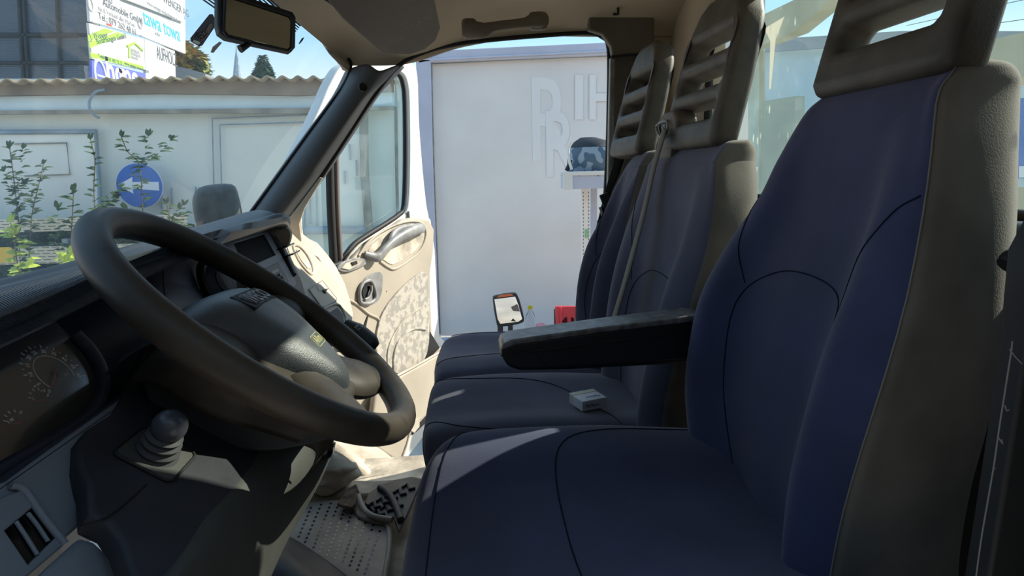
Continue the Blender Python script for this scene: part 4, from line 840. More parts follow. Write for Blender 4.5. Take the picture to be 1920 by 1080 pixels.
bs = Surf(rows, True); g, _ = bs.grid(4,4,u0=0,u1=3.1); gridmesh('bag_body', g, M['camo'], bk, wrap=True, caps=True)
g, _ = bs.grid(4,4,u0=3.0,u1=5); cc_ = g.mean((0,1)); gridmesh('bag_top', (g-cc_)*1.03+cc_+V(0,0,-.004), M['black'], bk, wrap=True, caps=True)
tube('strap', [U(x,y,Y=3.46) for x,y in ((1072,266),(1066,280),(1067,300),(1072,318))], .008, M['white'], bk); tube('strap', [U(x,y,Y=3.48) for x,y in ((1070,300),(1066,312),(1062,320))], .012, M['black'], bk)
# ---- shed
M['shed'] = mat('pale_blue_wall', (.66,.70,.64), .8, .2, bump=.2, bscale=8, col2=(.76,.78,.70), vscale=1.1, detail=8, lo=.3, hi=.7)
M['shedlite'] = mat('pale_grey_panel', (.80,.81,.74), .8, .2, var=.1, vscale=1.5, detail=8)
M['fascia'] = mat('brown_fascia', (.22,.17,.125), .8, .2, col2=(.33,.27,.20), vscale=2, detail=6)
M['blueboard'] = mat('light_blue_board', (.66,.78,.80), .7, .3, var=.08, vscale=2)
M['corr'] = mat('corrugated_sheet', (.38,.31,.20), .8, .2, var=.25, vscale=5)
M['dirtline'] = mat('dirty_brown_line', (.33,.31,.26), .9, .1, var=.3, vscale=4)
sd_ = thing('shed', U(300,560,Y=8.2), 'long pale blue shed with a corrugated roof edge across the yard', 'building')
yplate('shed_wall', [[(-260,150),(880,150),(880,720),(-260,720)]], 8.2, .2, M['shed'], sd_)
yplate('fascia_board', [[(-260,160),(740,148),(740,172),(560,180),(300,176),(-260,184)]], 7.95, .10, M['fascia'], sd_)
yplate('blue_board', [[(-260,180),(200,176),(560,178),(740,170),(740,202),(560,206),(-260,212)]], 8.03, .08, M['blueboard'], sd_)
yplate('lower_batten', [[(-260,210),(560,203),(740,199),(740,206),(560,213),(400,212),(-260,216)]], 7.98, .06, M['dirtline'], sd_)
# corrugated roof sheet
x0, x1 = float(U(-260,150,Y=7.8)[0]), float(U(745,143,Y=7.8)[0]); z0 = float(U(100,150,Y=7.8)[2]); N = 560
vs = []
for i in range(N+1):
    x = x0+(x1-x0)*i/N; h = .022*math.sin(x*2*math.pi/.178); zz = z0+(x-x0)*.002+.006*math.sin(x*1.7)
    vs += [(x,7.78,zz+h),(x,9.6,zz+h+.02)]
mk('corrugated_roof', vs, [(2*i,2*i+2,2*i+3,2*i+1) for i in range(N)], M['corr'], sd_, solid=.02)
# wall details
def line(name, P, Y, r, mt, parent): return tube(name, [U(x,y,Y=Y) for x,y in P], r, mt, parent, n=1, seg=6)
yplate('wall_panel', [[(-260,250),(178,250),(188,410),(-260,420)]], 8.06, .05, M['shedlite'], sd_)
M['bluegrey'] = mat('blue_grey_edge', (.28,.36,.42), .8, .2, var=.2, vscale=4)
line('panel_edge', [(-260,249),(180,247),(190,412)], 8.02, .03, M['bluegrey'], sd_)
line('board_outline', [(26,270),(125,268),(131,327),(45,330)], 8.02, .008, M['dirtline'], sd_)
for a in (((403,440),(398,222),(620,214)),((418,430),(412,234),(620,228)),((0,330),(8,420))): line('frame_line', a, 8.06, .010, M['bluegrey'], sd_)
for a in (((322,352),(323,385)),((303,362),(304,392)),((367,350),(368,366)),((655,270),(657,300)),((646,320),(647,345)),((668,300),(669,330)),((580,300),(582,420)),((572,320),(572,450)),((593,330),(595,440))): line('stain', a, 8.07, .012, M['bluegrey'], sd_)
for px in (((682,200),(684,330),(696,470)),((742,200),(744,330),(748,470))): tube('wall_post', [U(x,y,Y=7.98) for x,y in px], .055 if px[0][0] < 700 else .02, M['dirtline'], sd_, n=2, seg=8)
tube('shed_base', [U(-260,440,Y=8.0), U(800,430,Y=8.0)], .05, M['bluegrey'], sd_, n=1)
tag(tube('hanging_hook', [U(x,y,Y=7.85) for x,y in ((196,168),(180,172),(169,186),(168,204),(178,217),(186,221))], .015, M['bluegrey']), 'thin curved dark hook hanging at the shed eave below the corrugation', 'hook')
# arrow sign
asn = thing('arrow_sign', U(262,385,Y=7.86), 'round blue traffic sign with a white arrow pointing left, partly covered by twigs', 'sign')
af = frame_of(U(262,348,Y=7.88), (1,0,-.06), (.06,0,1)); M['signblue'] = mat('sign_blue',(.012,.13,.50),.35,.5,var=.1,vscale=4); M['signwhite'] = mat('sign_white',(.72,.76,.80),.4,.5)
plate('disc', [circ(.262,48)], af, .02, M['signblue'], asn, bev=.002); tube('rim', [af[0]+af[1]*x+af[2]*y for x,y in circ(.262,48)], .006, M['signwhite'], asn, n=1, closed=True, seg=6)
plate('arrow', [[(-.235,-.0),(-.07,.10),(-.075,.04),(.225,.052),(.225,-.052),(-.075,-.04),(-.07,-.10)]], (af[0]-V(0,.014,0),*af[1:]), .004, M['signwhite'], asn)
# ---- striped barrier rails
def rail_mat():
    m = mat('perforated_rail', (.62,.58,.42), .7, .3); t = m.node_tree; b = t.nodes['Principled BSDF']
    tc = t.nodes.new('ShaderNodeTexCoord'); mp = t.nodes.new('ShaderNodeMapping'); mp.inputs['Rotation'].default_value = (R(90),0,0)
    br = t.nodes.new('ShaderNodeTexBrick'); br.inputs['Scale'].default_value = 1; br.inputs['Brick Width'].default_value = .105; br.inputs['Row Height'].default_value = .034; br.inputs['Mortar Size'].default_value = .0125; br.inputs['Mortar Smooth'].default_value = 0
    for i in (1,2): br.inputs[i].default_value = (.20,.17,.13,1)
    br.inputs[3].default_value = (.66,.63,.50,1)
    t.links.new(tc.outputs['Object'], mp.inputs[0]); t.links.new(mp.outputs[0], br.inputs[0]); t.links.new(br.outputs[0], b.inputs[0]); return m
M['rail'] = rail_mat()
M['yellow'] = mat('yellow_paint',(.75,.48,.03),.5)
for nm, ya, yb, lab in (('barrier_rail',411,434,'upper cream perforated metal rail behind the young plants'),('barrier_rail',464,494,'lower cream perforated metal rail behind the young plants, with a yellow end')):
    a = U(-200,(ya+yb)/2,Y=7.3); b = U(350,(ya+yb)/2-2,Y=7.3); hgt = (yb-ya)/1150*7.3
    t_ = thing(nm, (a+b)/2, lab, 'rail', 'perforated barrier rails'); box('rail_body', (a+b)/2, (b[0]-a[0],.06,hgt), M['rail'], t_, bevel=.004)
    if ya > 450:
        e_ = U(3,478,Y=7.25); box('yellow_end', e_, (.24,.02,.17), M['yellow'], t_); box('yellow_end', U(288,462,Y=7.25), (.16,.02,.12), M['yellow'], t_)
    for x in (-120,120,335): box('rail_post', V(float(U(x,440,Y=7.34)[0]),7.36,.55 if ya < 450 else .3), (.06,.06,1.1 if ya < 450 else .6), M['bluegrey'], t_)
# ---- plants
M['leaf'] = mat('leaf_green',(.06,.105,.04),.6,.3,var=.4,vscale=6); M['leafy'] = mat('leaf_yellow_green',(.42,.52,.07),.55,.3,var=.3,vscale=6); M['stem'] = mat('stem_brown',(.12,.11,.06),.8)
M['dark_leaf'] = mat('bush_green',(.045,.085,.035),.7,.2,var=.5,vscale=3)
rp = random.Random(11)
def leafquad(vs, fs, p, d, up, L_, w):
    d = nrm(d); s = nrm(np.cross(d, up)); n0 = len(vs); dr_ = nrm(np.cross(s, d))
    vs += [p, p+d*L_*.4+s*w*.5+dr_*w*.15, p+d*L_*.75+s*w*.35-dr_*w*.1, p+d*L_-dr_*w*.35, p+d*L_*.75-s*w*.35-dr_*w*.1, p+d*L_*.4-s*w*.5+dr_*w*.15]
    fs.append((n0,n0+1,n0+2,n0+3,n0+4,n0+5))
def plant(stems, Y, lab, mt='leaf', L_=.085, gap=.030, group='young plants in front of the shed'):
    b = U(stems[0][-1][0], stems[0][-1][1], Y=Y); b[2] = 0; t_ = thing('sapling', b, lab, 'plant', group); vs, fs = [], []
    for sI in stems:
        P = [U(x,y,Y=Y+rp.uniform(-.15,.15)) for x,y in sI][::-1]
        if sI is stems[0]: P = [V(P[0][0],P[0][1],0)]+P; tube('stem', P, .0055, M['stem'], t_, n=3, seg=6)
        Q = curve(P, 10); acc = 0; k = rp.random()*6
        for a, c in zip(Q[:-1], Q[1:]):
            acc += np.linalg.norm(c-a)
            if acc > gap:
                acc = 0; tz = nrm(c-a)
                for sd2 in (0,1):
                    k += 2.4; ang = k+sd2*3.1; o2 = V(math.cos(ang)*1.0, math.sin(ang)*.7, 0); d = nrm(o2+tz*rp.uniform(.2,.8)+V(0,0,-.1)); leafquad(vs, fs, c, d, (0,-.5,1), L_*rp.uniform(.7,1.3), L_*.52)
        for j in range(3): leafquad(vs, fs, Q[-1], nrm(tz+V(rp.uniform(-.7,.7),rp.uniform(-.5,.5),.3)), (0,-1,.2), L_*.9, L_*.4)
    mk('foliage', vs, fs, M[mt], t_, smooth=False); return t_
plant([((18,276),(24,320),(30,370),(36,430),(40,520)),((42,280),(38,330),(34,380),(38,440)),((8,322),(20,360),(32,400),(38,430))], 7.0, 'tall leafy twigs before the faint board outline on the shed')
plant([((82,308),(72,350),(62,390),(58,430),(56,520)),((48,345),(60,370),(60,410))], 7.05, 'slender leafy shoot just left of the tall straight sapling')
plant([((170,262),(178,300),(176,350),(178,400),(178,470),(178,540))], 7.0, 'tall straight sapling beside the blue-edged panel', L_=.085, gap=.045)
plant([((138,360),(136,400),(134,440),(134,540)),((108,392),(106,430),(110,480)),((212,372),(190,392),(170,412),(160,450)),((225,352),(206,370),(188,400),(176,430))], 6.9, 'bushy low plant around the foot of the straight sapling', L_=.11, gap=.05)
plant([((228,258),(240,285),(258,302),(264,330),(266,360),(268,400),(270,470),(270,540)),((278,256),(272,285),(266,310)),((320,262),(300,285),(276,302),(266,318)),((240,392),(256,410),(268,440))], 6.95, 'branching sapling growing in front of the blue arrow sign', L_=.10, gap=.05)
plant([((314,382),(318,410),(322,440),(324,520)),((335,392),(330,420),(326,440)),((346,385),(344,420),(336,450))], 7.0, 'faint low plant right of the arrow sign', L_=.09)
plant([((20,418),(26,450),(32,490),(36,520)),((48,500),(40,510),(38,530)),((30,440),(48,470),(50,500))], 6.6, 'sunlit yellow-green seedling at the left edge before the rails', mt='leafy', L_=.12, gap=.045)
plant([((130,478),(128,500),(126,530),(126,600)),((140,480),(132,505),(128,530),(126,600)),((120,490),(126,510),(127,530),(127,640))], 6.3, 'sunlit yellow-green tuft just above the dashboard edge', mt='leafy', L_=.12, gap=.04)
# undergrowth behind the rails
vs, fs = [], []
for i in range(9000):
    x = rp.uniform(-160,380); y = rp.uniform(425,640); Y = rp.uniform(7.4,7.8); p = U(x,y,Y=Y)
    if p[2] < .02: continue
    leafquad(vs, fs, p, V(rp.uniform(-1,1),rp.uniform(-.6,.3),rp.uniform(-.5,.8)), (0,-.5,1), .10, .05)
tag(mk('undergrowth', vs, fs, M['dark_leaf'], smooth=False), 'dark green undergrowth behind and below the barrier rails', 'undergrowth', kind='stuff')
# ---- dark clad building, signboards, trees, spire
M['clad'] = mat('dark_blue_cladding', (.085,.115,.15), .6, .4, var=.15, vscale=.4, bump=.6, bscale=6, wave='Z', bdist=.03)
dkb = thing('dark_building', U(60,200,Y=18), 'dark blue-grey ribbed metal building at the far left behind the shed', 'building')
yplate('cladding', [[(-400,-400),(166,-400),(168,330),(-400,330)]], 18, 1.0, M['clad'], dkb)
for a in (((33,-60),(40,80),(48,200)),((42,-60),(49,80),(57,200)),((104,-60),(110,80),(116,200))): line('mullion', a, 17.45, .05, M['seal'], dkb)
for a in (((-60,66),(60,66),(166,66)),((-60,118),(166,118))): line('cross_rail', a, 17.45, .05, M['seal'], dkb)
SX = -7.6; sf = lambda x,y,h=0: (U(x,y,X=SX)+V(h,0,0), V(0,1,0), V(0,0,1), V(1,0,0))
def board(px, lab, mt, cat='signboard', h=0):
    t_ = thing('signboard', U(*px[0],X=SX), lab, cat, 'signboards behind the shed')
    plate_px('board', [px], (SX+h,0,0), (1,0,0), .06, mt, t_, bev=.006); return t_
M['sgw'] = mat('signboard_white',(.62,.63,.60),.4,.4); M['sgwg'] = mat('signboard_warm_white',(.62,.63,.55),.4,.4); M['sgblue'] = mat('signboard_violet_blue',(.13,.15,.62),.4,.4); M['green'] = mat('signboard_green',(.36,.72,.05),.4,.4)
M['inkd'] = mat('dark_print',(.09,.10,.12),.6); M['inkg'] = mat('grey_print',(.35,.36,.38),.6); M['cyan'] = mat('cyan_print',(.04,.45,.66),.5)
b = board([(160,-60),(264,-30),(264,67),(166,40)], 'white signboard with dealer text and a phone number, left of the cyan lettering', M['sgw'])
for s_,x,y,sz,mt in (('Auto',186,-3,.24,'inkd'),('Automobile GmbH',190,10,.235,'inkd'),('An & Verkauf aller Marken',181,19,.15,'inkg'),('Tel.: 079 262 48 61',182,35,.215,'inkd'),('Occasionen',169,43,.06,'inkg')):
    text('lettering', s_, sf(x,y,.035), sz, M[mt], b, ext=.002)
plate_px('red_mark', [[(199,43),(209,46),(210,50),(200,47)]], (SX+.034,0,0), (1,0,0), .006, M['needle'], b)
tube('round_mark', [sf(259,43,.035)[0]+V(0,.10*math.cos(a),.13*math.sin(a)) for a in np.linspace(0,6.28,20)], .02, M['inkg'], b, n=1, seg=5); tube('round_mark', [sf(166,9,.035)[0]+V(0,.09*math.cos(a),.13*math.sin(a)) for a in np.linspace(0,6.28,20)], .015, M['inkg'], b, n=1, seg=5)
b = board([(264,-30),(345,-30),(346,101),(264,68)], 'white signboard with large rounded cyan lettering', M['sgw'])
text('lettering', 'tawa towa', sf(267,44,.035), .56, M['cyan'], b, ext=.003, bold=.004, sx=.92)
text('lettering', 'solar', sf(288,65,.035), .16, M['inkg'], b, ext=.002)
b = board([(230,-80),(343,-80),(343,42),(262,10),(230,-2)], 'topmost white signboard, cut by the frame edge, above the cyan lettering', M['sgw'], h=.09)
text('lettering', 'WENGER AG', sf(297,4,.125), .30, M['inkd'], b, ext=.002, sx=.95); text('lettering', 'www.wenger-bedachungen.ch', sf(266,8,.125), .15, M['inkg'], b, ext=.002)
b = board([(164,43),(268,73),(270,132),(170,110)], 'cream signboard with green stripes and a green house outline', M['sgwg'])
for q in ([(165,66),(196,53),(214,59),(166,78)],[(167,79),(220,60),(236,66),(168,90)],[(169,98),(269,124),(269,131),(170,107)]): plate_px('green_stripe', [q], (SX+.034,0,0), (1,0,0), .006, M['green'], b)
text('lettering', 'J. Wenger', (U(170,74,X=SX+.04),nrm((0,1,.26)),nrm((0,-.26,1)),V(1,0,0)), .19, M['inkd'], b, ext=.002); text('lettering', 'Bedachungen GmbH', (U(182,83,X=SX+.04),nrm((0,1,.30)),nrm((0,-.30,1)),V(1,0,0)), .17, M['inkd'], b, ext=.002)
text('lettering', 'Telefon 031 302 72 15', sf(181,107,.04), .11, M['inkd'], b, ext=.002); text('lettering','www.wenger-bedachung.ch', sf(230,121,.04), .11, M['inkd'], b, ext=.002)
tube('house_outline', [sf(x,y,.036)[0] for x,y in ((235,87),(249,81),(264,95))], .03, M['green'], b, n=1, seg=6); tube('house_outline', [sf(x,y,.036)[0] for x,y in ((239,90),(239,108))], .03, M['green'], b, n=1, seg=6)
for i,s_ in enumerate(('Steildach','Flachdach','Fassade')): text('lettering', s_, sf(241,95+6.5*i,.04), .13, M['inkg'], b, ext=.002)
b = board([(269,73),(326,96),(328,160),(271,150)], 'white signboard with thin condensed dark capitals, lowest at the right', M['sgw'])
text('lettering', 'AUFHOLZ', sf(292,110,.035), .50, M['inkd'], b, ext=.002, sx=.55)
b = board([(170,113),(271,138),(271,190),(171,190)], 'violet-blue signboard mostly hidden by the shed roof', M['sgblue'])
text('lettering', 'ho', sf(198,150,.035), .75, M['signwhite'], b, ext=.002, bold=.02); text('lettering', 'me', sf(222,156,.035), .75, M['signwhite'], b, ext=.002, bold=.02)
tube('ring_mark', [sf(185,143,.036)[0]+V(0,.22*math.cos(a),.34*math.sin(a)) for a in np.linspace(0,6.28,30)], .035, M['signwhite'], b, n=1, seg=6); line2 = tube('ring_mark', [sf(178,141,.036)[0], sf(192,145,.036)[0]], .03, M['signwhite'], b, n=1, seg=6)
for k,x in enumerate((172,268,322)): tag(tube('sign_post', [(SX-.1,float(U(x,120,X=SX)[1]),0),(SX-.1,float(U(x,120,X=SX)[1]),4.2)], .06, M['greyhandle'], n=1), ('left','middle','right')[k]+' steel post behind the signboards', 'post', 'signboard posts')
# tree with yellow leaves, conifer, spire, roof behind
def blob_tree(name, px, Y, lab, mt, n, L_, gaps=0, trunk=True):
    xs = [p[0] for p in px]; ys = [p[1] for p in px]; c = U(sum(xs)/len(xs), max(ys), Y=Y); t_ = thing(name, V(c[0],Y,0), lab, 'tree'); vs, fs = [], []
    P = np.array(px, float); x0_, x1_, y0_, y1_ = min(xs), max(xs), min(ys), max(ys); k = 0
    def inside(x,y):
        r_ = False; j = len(P)-1
        for i in range(len(P)):
            if (P[i][1] > y) != (P[j][1] > y) and x < (P[j][0]-P[i][0])*(y-P[i][1])/(P[j][1]-P[i][1])+P[i][0]: r_ = not r_
            j = i
        return r_
    while k < n:
        x, y = rp.uniform(x0_,x1_), rp.uniform(y0_,y1_)
        if not inside(x,y) or (gaps and math.sin(x*.35)*math.sin(y*.4+x*.1) < -gaps): continue
        k += 1; p = U(x,y,Y=Y+rp.uniform(-1,1)*(x1_-x0_)/1150*Y*.4); leafquad(vs, fs, p, V(rp.uniform(-1,1),rp.uniform(-1,1),rp.uniform(-1,1)), (0,0,1), L_, L_*.6)
    mk('crown', vs, fs, mt, t_, smooth=False); tube('trunk', [(c[0],Y,0),(c[0],Y,float(U(0,sum(ys)/len(ys),Y=Y)[2]))], .15, M['stem'], t_, n=1); return t_
M['autumn'] = mat('autumn_leaves',(.45,.30,.05),.7,.2,col2=(.22,.24,.07),vscale=.8,lo=.42,hi=.58)
blob_tree('autumn_tree', [(318,150),(320,85),(345,80),(352,92),(368,100),(380,112),(388,140),(386,150)], 24, 'yellowing tree rising behind the signboards', M['autumn'], 2600, .35, .15)
blob_tree('conifer', [(476,150),(484,128),(488,120),(493,106),(500,122),(506,134),(512,150)], 40, 'small dark conifer standing above the shed roof', M['leaf'], 3000, .35)
spz = thing('church_spire', U(444,150,Y=60), 'thin distant church spire above the shed roof', 'spire')
tube('tower', [V(float(U(444,150,Y=60)[0]),60,0), U(444,150,Y=60)], .5, M['bluegrey'], spz, n=1, seg=4); tube('spire_cone', [U(444,150,Y=60),U(444,115,Y=60),U(443,96,Y=60),U(443,78,Y=60)], [.38,.22,.06,.02], M['bluegrey'], spz, n=1, seg=8)
rb = thing('grey_roof_house', U(350,150,Y=20), 'grey sloping roof glimpsed below the autumn tree', 'building')
prism('roof', [U(x,y,Y=20) for x,y in ((326,124),(350,128),(385,138),(385,160),(326,160))], (0,3,0), mat('grey_roof',(.25,.27,.28),.7), rb)
# brown-roofed house seen through the door glass and at the door edge
hb = thing('far_house', U(740,240,Y=14), 'cream house with a brown roof glimpsed at the top of the door glass', 'building')
yplate('house_wall', [[(715,172),(800,172),(800,420),(715,420)]], 14, 1.5, M['shedlite'], hb); yplate('house_roof', [[(735,135),(790,160),(790,176),(722,172)]], 13.2, .3, mat('brown_roof',(.22,.15,.11),.8), hb)
yplate('grey_gate', [[(777,268),(800,268),(806,420),(780,420)]], 8.05, .05, M['greyhandle'], hb)
# ================================================================ SMALL THINGS IN THE CAB
_g = ws.grid(30,12)[0].reshape(-1,3); _d = _g-CAM; _pz = _d@FW; _PX = 960+F*(_d@IR)/_pz; _PY = 540-F*(_d@IU)/_pz
def WS(px, py):
    k = np.argsort((_PX-px)**2+(_PY-py)**2)[:3]; a, b, c = _g[k]
    k2 = np.argsort((_PX-px)**2+(_PY-py)**2)[:12]; n = np.linalg.svd(_g[k2]-_g[k2].mean(0))[2][2]; n = n if n[0] > 0 else -n
    return _g[k2].mean(0), n
# rear-view mirror
mnv = nrm((.50,-.85,.06)); mo = U(484,46,Y=1.36)
rv = thing('rear_view_mirror', U(470,-10,Y=1.40), 'black rear-view mirror hanging from the windscreen header', 'mirror')
hp = [(418,-4),(424,-8),(545,27),(550,36),(549,92),(543,99),(425,70),(417,60)]
plate_px('mirror_housing', [[(404,-14),(412,-18),(545,26),(551,36),(550,92),(543,100),(422,74),(408,64),(404,50)]], mo-mnv*.016, mnv, .040, M['seal'], rv, bev=.009, res=4)
plate_px('mirror_glass', [[(424,0),(428,-3),(540,33),(544,40),(543,88),(538,92),(428,65),(423,58)]], mo+mnv*.0055, mnv, .002, mat('tinted_mirror',(.36,.36,.30),.04,.5,metal=1), rv)
tube('mirror_bezel', [UP(x,y,mo+mnv*.006,mnv) for x,y in ((422,-2),(428,-7),(543,30),(547,38),(546,90),(540,95),(426,68),(420,60))], .003, M['black'], rv, n=1, closed=True)
tube('day_night_lever', [UP(468,80,mo-mnv*.004,mnv),UP(458,88,mo-mnv*.004,mnv),UP(450,92,mo-mnv*.002,mnv)], [.006,.006,.008], M['seal'], rv)
tube('mirror_stem', [mo-mnv*.03+V(0,0,.03), mo+V(-.04,.05,.09), V(-.43,1.42,2.15)], .012, M['seal'], rv)
# stickers on the glass
o, n = WS(380,57)
stk = thing('windscreen_sticker', o, 'dark navy oblong sticker on the windscreen beside the rear-view mirror, printed with two digits', 'sticker')
M['navy'] = mat('navy_sticker',(.015,.022,.05),.5); M['bronze'] = mat('bronze_print',(.17,.14,.11),.5)
plate_px('sticker_sheet', [[(357,72),(358,78),(373,87),(379,85),(404,48),(405,40),(399,27),(393,27)]], o+n*.003, n, .0012, M['navy'], stk, sm=0)
a = nrm(UP(399,40,o,n)-UP(368,80,o,n)); bq = nrm(np.cross(n,a)); sfr = (UP(376,76,o+n*.0048,n), a, bq, n)
text('printed_digits', '25', (sfr[0]+bq*-.008, a, bq, n), .030, M['bronze'], stk, ext=.0002)
tube('printed_swirl', [UP(x,y,o+n*.0045,n) for x,y in ((384,72),(372,74),(368,68),(374,62))], .0008, M['bronze'], stk, seg=6)
plate_px('printed_tower', [[(385,58),(393,43),(399,46),(391,62)]], o+n*.004, n, .0008, M['bronze'], stk)
plate_px('white_label', [[(363,74),(375,79),(373,84),(361,79)]], o+n*.004, n, .0008, M['signwhite'], stk)
o, n = WS(406,88); tag(plate_px('torn_sticker', [[(395,98),(399,88),(412,78),(416,80),(404,94),(400,99)]], o+n*.003, n, .001, M['greyhandle']), 'torn scrap of clear tape on the windscreen below the navy sticker', 'sticker')
o, n = WS(565,76); tag(plate_px('stuck_leaf', [[(560,82),(566,72),(570,70),(568,75),(562,82)]], o+n*.003, n, .001, M['seal']), 'tiny dark sliver stuck to the windscreen right of the mirror', 'leaf')
# sun visor
vn = nrm((.42,-.22,-1)); vo = U(715,94,Y=1.70)
vs_ = thing('sun_visor', vo, 'brown folded sun visor with worn specks above the passenger side', 'visor')
M['visor'] = mat('visor_vinyl', (.175,.145,.125), .7, .3, bump=.3, bscale=260, var=.1, vscale=5)
plate_px('visor_panel', [[(610,-40),(616,0),(640,30),(680,66),(712,95),(735,97),(765,98),(795,88),(816,70),(824,48),(818,20),(805,-40)]], vo, vn, .018, M['visor'], vs_, bev=.006, res=4)
rv_ = random.Random(5); vs2, fs2 = [], []
for k in range(90):
    t_ = rv_.random(); x = 722+85*t_+rv_.uniform(-8,8); y = 92-58*t_+rv_.gauss(0,5); c0 = UP(x,y,vo+vn*.0098,vn); s_ = rv_.uniform(.0003,.0011); n0 = len(vs2)
    vs2 += [c0+V(s_,0,0),c0+V(0,s_,0),c0-V(s_,0,0),c0-V(0,s_,0)]; fs2.append((n0,n0+1,n0+2,n0+3))
mk('worn_specks', vs2, fs2, M['signwhite'], vs_, smooth=False)
tube('visor_pivot', [UP(626,4,vo-vn*.01,vn),UP(612,-6,vo-vn*.01,vn)], .008, M['seal'], vs_)
# grab handle
gh = thing('grab_handle', U(940,50,Y=1.93), 'beige ceiling grab handle above the passenger door opening', 'handle')
M['gh'] = mat('handle_plastic', (.15,.12,.09), .6, .35, bump=.2, bscale=400)
tube('grip', [U(x,y,Y=Yq) for x,y,Yq in ((880,56,1.90),(905,57,1.875),(925,50,1.865),(960,45,1.862),(985,42,1.865),(1005,37,1.88),(1018,38,1.90))], [.028,.022,.0135,.0125,.0135,.022,.024], M['gh'], gh, seg=16, flat=((0,1,0),.7))
box('handle_foot', U(880,54,Y=1.905), (.045,.04,.055), M['gh'], gh, bevel=.012); box('handle_foot', U(1008,40,Y=1.905), (.055,.04,.05), M['gh'], gh, bevel=.012)
# cigarette packet
pzv = 1.186; A_ = U(1092,772,Z=pzv); B_ = U(1138,763,Z=pzv); ex = nrm(B_-A_); ey = V(-ex[1],ex[0],0); wd = float(np.linalg.norm(B_-A_)); 
ct = A_+ex*wd/2+ey*.030+V(0,0,.0115)
cg = thing('cigarette_packet', A_, 'white cigarette packet lying on the middle seat cushion', 'packet')
M['packet'] = mat('packet_white', (.62,.64,.70), .35, .5, var=.08, vscale=30)
cb = box('carton', ct, (wd,.060,.023), M['packet'], cg, ax=(ex,ey,(0,0,1)), bevel=.0012)
box('carton_flap', ct+ey*.021+V(0,0,.0005), (wd*1.004,.018,.0235), mat('packet_cream',(.55,.55,.42),.4), cb, ax=(ex,ey,(0,0,1)), bevel=.001)
text('brand_lettering', 'Marlboro', (A_+ex*wd*.12+V(0,0,.007)-ey*.0004, ex, V(0,0,1), -ey), .0125, M['inkd'], cb, ext=.0002, sx=.72)
text('brand_lettering', 'Marlboro', (A_+ex*wd*.88+ey*.022+V(0,0,.0232), -ex, -ey, V(0,0,1)), .0125, M['inkd'], cb, ext=.0002, sx=.72)
# near door pillar and belt parts at the right edge of view
npil = thing('near_pillar_trim', U(1900,900,Y=.36), 'black pillar trim with a frayed pale edge at the right border', 'trim')
plate_px('trim_panel', [[(1960,380),(1912,470),(1903,560),(1896,655),(1880,760),(1866,850),(1852,940),(1826,1100),(2000,1100)]], (0,.36,0), (0,-1,0), .02, M['seal'], npil, bev=.003)
tube('frayed_edge', [U(x,y,Y=.348) for x,y in ((1898,640),(1896,660),(1885,730),(1874,800),(1864,870),(1852,940),(1840,1010),(1829,1090))], .0005, M['palethread'], npil)
for a in (((1893,655),(1903,668),(1916,682)),((1884,760),(1888,770),(1892,768)),((1872,820),(1880,832),(1878,824)),((1862,880),(1866,878))): tube('loose_thread', [U(x,y,Y=.345) for x,y in a], .0004, M['palethread'], npil, seg=6)
bl_ = thing('belt_reel_knob', U(1905,492,Y=.5), 'black rounded belt anchor knob at the right border beside the driver\'s seat', 'knob')
tube('anchor_body', [U(1888,500,Y=.52),U(1900,490,Y=.52),U(1918,486,Y=.52),U(1940,490,Y=.52)], [.010,.012,.012,.010], M['seal'], bl_)
for y0_,y1_ in ((540,1.49),(640,1.42)):
    pass
bkl = thing('belt_buckle', U(1275,865,Y=1.06), 'pale belt strap end poking up between the two seats', 'seat belt')
webbing('strap', [U(1268,884,Y=1.08),U(1278,866,Y=1.07),U(1290,845,Y=1.06)], .020, M['boxwhite'], bkl, (.7,.7,0))
tube('buckle_loop', [U(1240,862,Y=1.09),U(1252,850,Y=1.09),U(1268,846,Y=1.09),U(1288,850,Y=1.09)], .004, M['belt'], bkl)
tunnel = thing('seat_tunnel', V(.2,1.06,.9), 'dark olive plastic moulding in the gap between driver seat and bench', 'moulding')
box('tunnel_body', (.22,1.075,1.02), (.52,.13,.26), M['olive'], tunnel, bevel=.01)
# ================================================================ BEHIND THE CAB, seen through the back window
def xplate(name, loops, X, th, mt, parent=None, **kw): return plate_px(name, loops, (X,0,0), (-1,0,0), th, mt, parent, **kw)
M['beam'] = mat('beige_beam',(.42,.40,.30),.8,.2,var=.15,vscale=2); M['greengrey'] = mat('green_grey_sheet',(.33,.37,.33),.8,.2,var=.1,vscale=1)
M['paleblue'] = mat('pale_blue_cladding',(.45,.56,.62),.7,.3,var=.05,vscale=1); M['greyroof'] = mat('grey_roof_edge',(.20,.24,.30),.7)
bw = thing('rear_warehouse', V(14,14,0), 'pale blue warehouse with a grey roof edge behind the back window', 'building')
xplate('roof_edge', [[(1240,92),(1440,74),(1700,58),(1840,58),(2400,60),(2400,84),(1840,78),(1700,80),(1440,98),(1240,112)]], 13.8, .3, M['greyroof'], bw)
xplate('front_wall', [[(1240,108),(1700,78),(2400,78),(2400,460),(1240,460)]], 14.2, .3, M['paleblue'], bw)
cb1 = thing('canopy_frame', V(5,7,1.5), 'beige canopy beam crossing behind the back window', 'beam')
xplate('beam', [[(1240,122),(1350,74),(1432,34),(1500,2),(1560,-30),(1600,-20),(1500,62),(1432,88),(1350,110),(1240,150)]], 5, .25, M['beam'], cb1)
xplate('post', [[(1436,190),(1500,180),(1500,460),(1436,460)]], 5.3, .15, M['greengrey'], cb1)
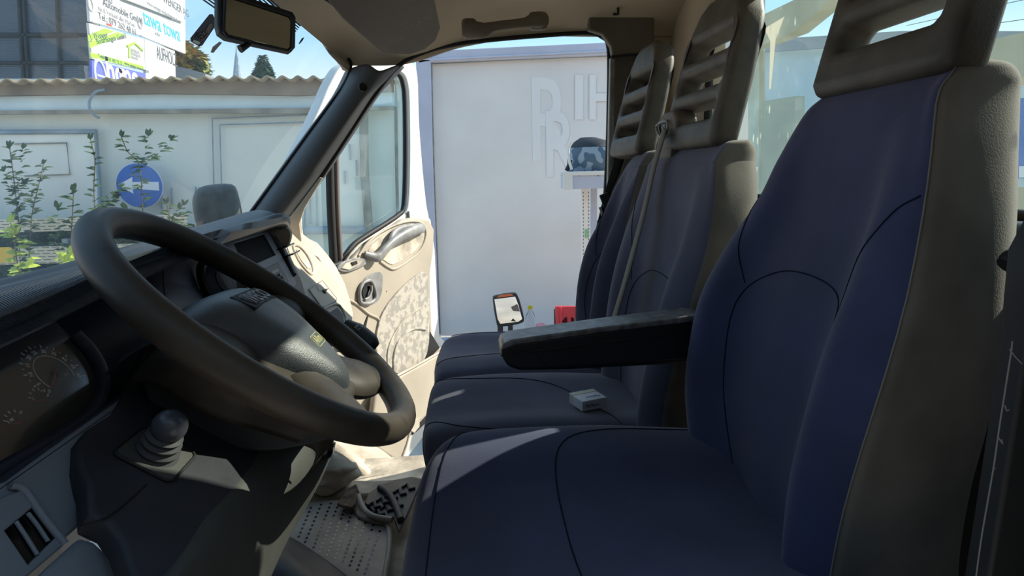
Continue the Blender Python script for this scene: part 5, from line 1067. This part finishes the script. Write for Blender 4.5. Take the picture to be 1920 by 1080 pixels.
cb2 = thing('canopy_frame', V(4,3,1.5), 'wide olive beam at the right border behind the back window', 'beam')
xplate('beam', [[(1700,128),(1830,90),(1920,68),(2100,30),(2100,120),(1960,142),(1880,162),(1780,185),(1700,200)]], 3.6, .25, M['beam'], cb2)
xplate('post', [[(1700,190),(1760,180),(1760,520),(1700,520)]], 3.7, .15, M['greengrey'], cb2)
lt = thing('load_tarp', V(3,5,1.6), 'greenish grey sheet standing behind the middle headrest outside the back window', 'tarp')
xplate('sheet', [[(1180,-60),(1432,-60),(1432,480),(1180,480)]], 5.6, .04, mat('green_tarp',(.50,.55,.50),.85,.1,var=.2,vscale=2), lt)
xplate('sheet_hem', [[(1425,-60),(1433,-60),(1433,480),(1425,480)]], 5.55, .03, M['beam'], lt)
bs2 = thing('blue_board', V(3,2.5,1.5), 'blue board with white marks at the right border outside the back window', 'signboard')
xplate('board', [[(1898,185),(1990,180),(1990,332),(1898,335)]], 3.4, .04, M['signblue'], bs2)
xplate('white_patch', [[(1912,312),(1990,306),(1990,330),(1912,333)]], 3.37, .01, M['signwhite'], bs2)
tl = thing('tail_lamp_post', V(3,2.4,0), 'pale block below the blue board outside the back window', 'block')
xplate('block_body', [[(1880,352),(1990,348),(1990,470),(1880,470)]], 3.5, .1, M['beam'], tl)
pst = plate('pennant_sticker', [[(-.042,.0),(.048,.006),(.014,-.035),(.004,-.145),(-.004,-.145),(-.010,-.035)]], frame_of(UP(1450,46,(.768,0,0),(1,0,0)),(0,-1,0),(0,0,1)), .001, glass_mat('white_film',.55,(.8,.78,.68),0))
tag(pst, 'white triangular pennant-shaped sticker on the back window between the headrests', 'sticker')
wv_ = thing('overhead_wires', U(1880,20,X=16), 'two thin wires crossing the sky at the right border', 'wire')
tube('wire', [U(1700,48,X=18),U(1800,26,X=18),U(1980,-14,X=18)], .012, M['seal'], wv_, seg=5); tube('wire', [U(1700,76,X=18),U(1830,50,X=18),U(1980,28,X=18)], .012, M['seal'], wv_, seg=5)
